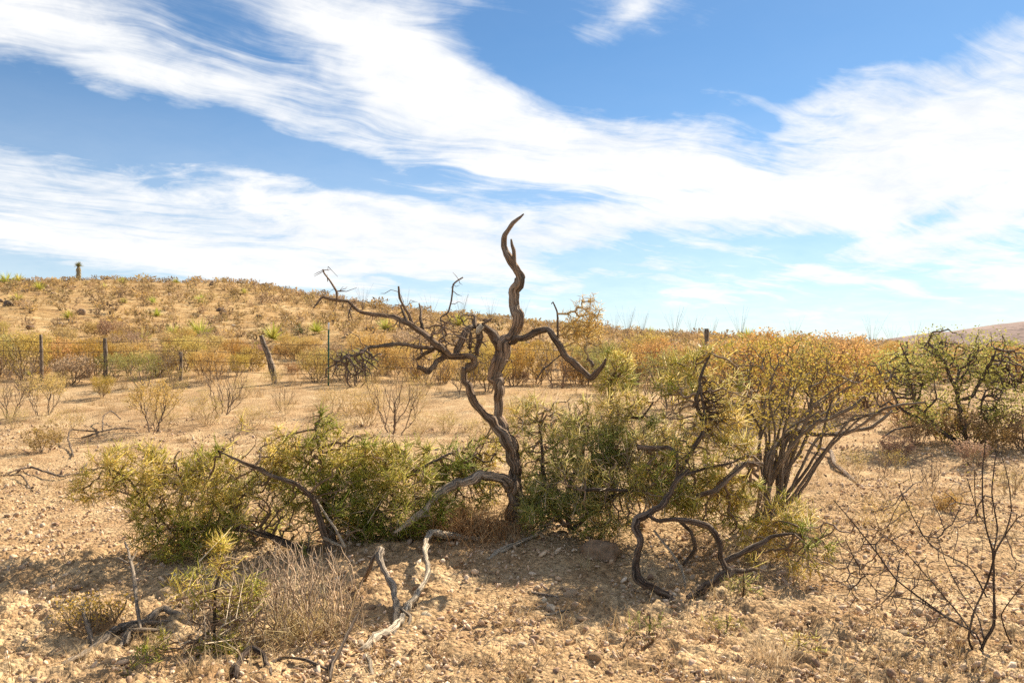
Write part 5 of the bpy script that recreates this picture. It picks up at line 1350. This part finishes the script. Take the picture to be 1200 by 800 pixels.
    for q in range(6):
        m = which == q; V, T = base[q]; a = r.random(m.sum()) * 6.283; c_, s_ = np.cos(a)[:, None], np.sin(a)[:, None]
        W = np.stack([V[None, :, 0] * c_ - V[None, :, 1] * s_, V[None, :, 0] * s_ + V[None, :, 1] * c_, np.repeat(V[None, :, 2], m.sum(), 0)], -1) * s[m][:, None, None]
        tl = r.normal(0, .4, (m.sum(), 2)); W[..., 2] += W[..., 0] * tl[:, :1] + W[..., 1] * tl[:, 1:]; W *= r.uniform(.6, 1.5, (m.sum(), 1, 3))
        W = W + np.stack([X[m], Y[m], Z[m] + s[m] * .34 + .009], 1)[:, None, :]
        C = pal[r.choice(6, m.sum(), p=[.22, .24, .12, .17, .11, .14])] * r.uniform(.75, 1.2, (m.sum(), 1))
        TT = (T[None] + (np.arange(m.sum()) * len(V))[:, None, None]).reshape(-1, 3)
        mb.add(W.reshape(-1, 3), T=TT, C=np.repeat(C, len(V), 0))
    o = link('gravel', mb.mesh('gravel', M_STONE)); tag(o, 'pale crumbly gravel strewn over the bare soil', 'gravel', kind='stuff')
    # ---- dry litter and sparse grass (one mass)
    mb = MB(); n = 15000
    Y = 3 + 14 * r.random(n) ** 1.4; X = r.uniform(-.75, .75, n) * (Y + .4)
    O = np.stack([X, Y, hz(X, Y) + .012], 1); D = r.normal(0, 1, (n, 3)); D[:, 2] = np.abs(r.normal(0, .12, n))
    spikes(mb, O, D, r.uniform(.03, .12, n), r.uniform(.0012, .0028, n), lerpc((0.20, 0.13, 0.08), (0.58, 0.46, 0.3), r.random(n)))
    o = link('twig_litter', mb.mesh('twig_litter', M_TWIG)); tag(o, 'fine dead twig litter scattered over the gravel', 'litter', kind='stuff')
    mb = MB()
    cx = []; 
    for _ in range(4200):
        Yc = 3.4 + 80 * r.random() ** 1.2; Xc = r.uniform(-.75, .75) * Yc
        if noise2(Xc / 2.2, Yc / 2.2, 51) < -.02 - .25 * (Xc > 1.5 + .1 * Yc): continue
        m = int(r.integers(8, 26)); O = np.stack([Xc + r.normal(0, .05, m), Yc + r.normal(0, .05, m), np.zeros(m)], 1); O[:, 2] = hz(O[:, 0], O[:, 1])
        D = r.normal(0, .6, (m, 3)); D[:, 2] = 1
        blades(mb, O, D, r.uniform(.05, .2, m) * (1 + Yc / 50), np.full(m, .0016 + Yc * .00012), lerpc((0.36, 0.25, 0.12), (0.60, 0.47, 0.27), r.random(m)), .9, r)
    for _ in range(7000):
        Yc = 17 + 75 * r.random() ** .8; Xc = r.uniform(-.78, .78) * Yc; m = 9
        if noise2(Xc / 4.2, Yc / 4.2, 52) < -.16: continue
        O = np.stack([Xc + r.normal(0, .12, m), Yc + r.normal(0, .12, m), np.zeros(m)], 1); O[:, 2] = hz(O[:, 0], O[:, 1])
        D = r.normal(0, .6, (m, 3)); D[:, 2] = 1
        blades(mb, O, D, r.uniform(.12, .4, m), np.full(m, .002 + Yc * .00022), lerpc((0.42, 0.28, 0.12), (0.70, 0.52, 0.26), r.random(m)) * r.uniform(.7, 1.1), .9, r)
    o = link('dry_grass', mb.mesh('dry_grass', M_STRAW)); tag(o, 'thin dry straw grass tufts dotting the soil', 'grass', kind='stuff')
build_front()
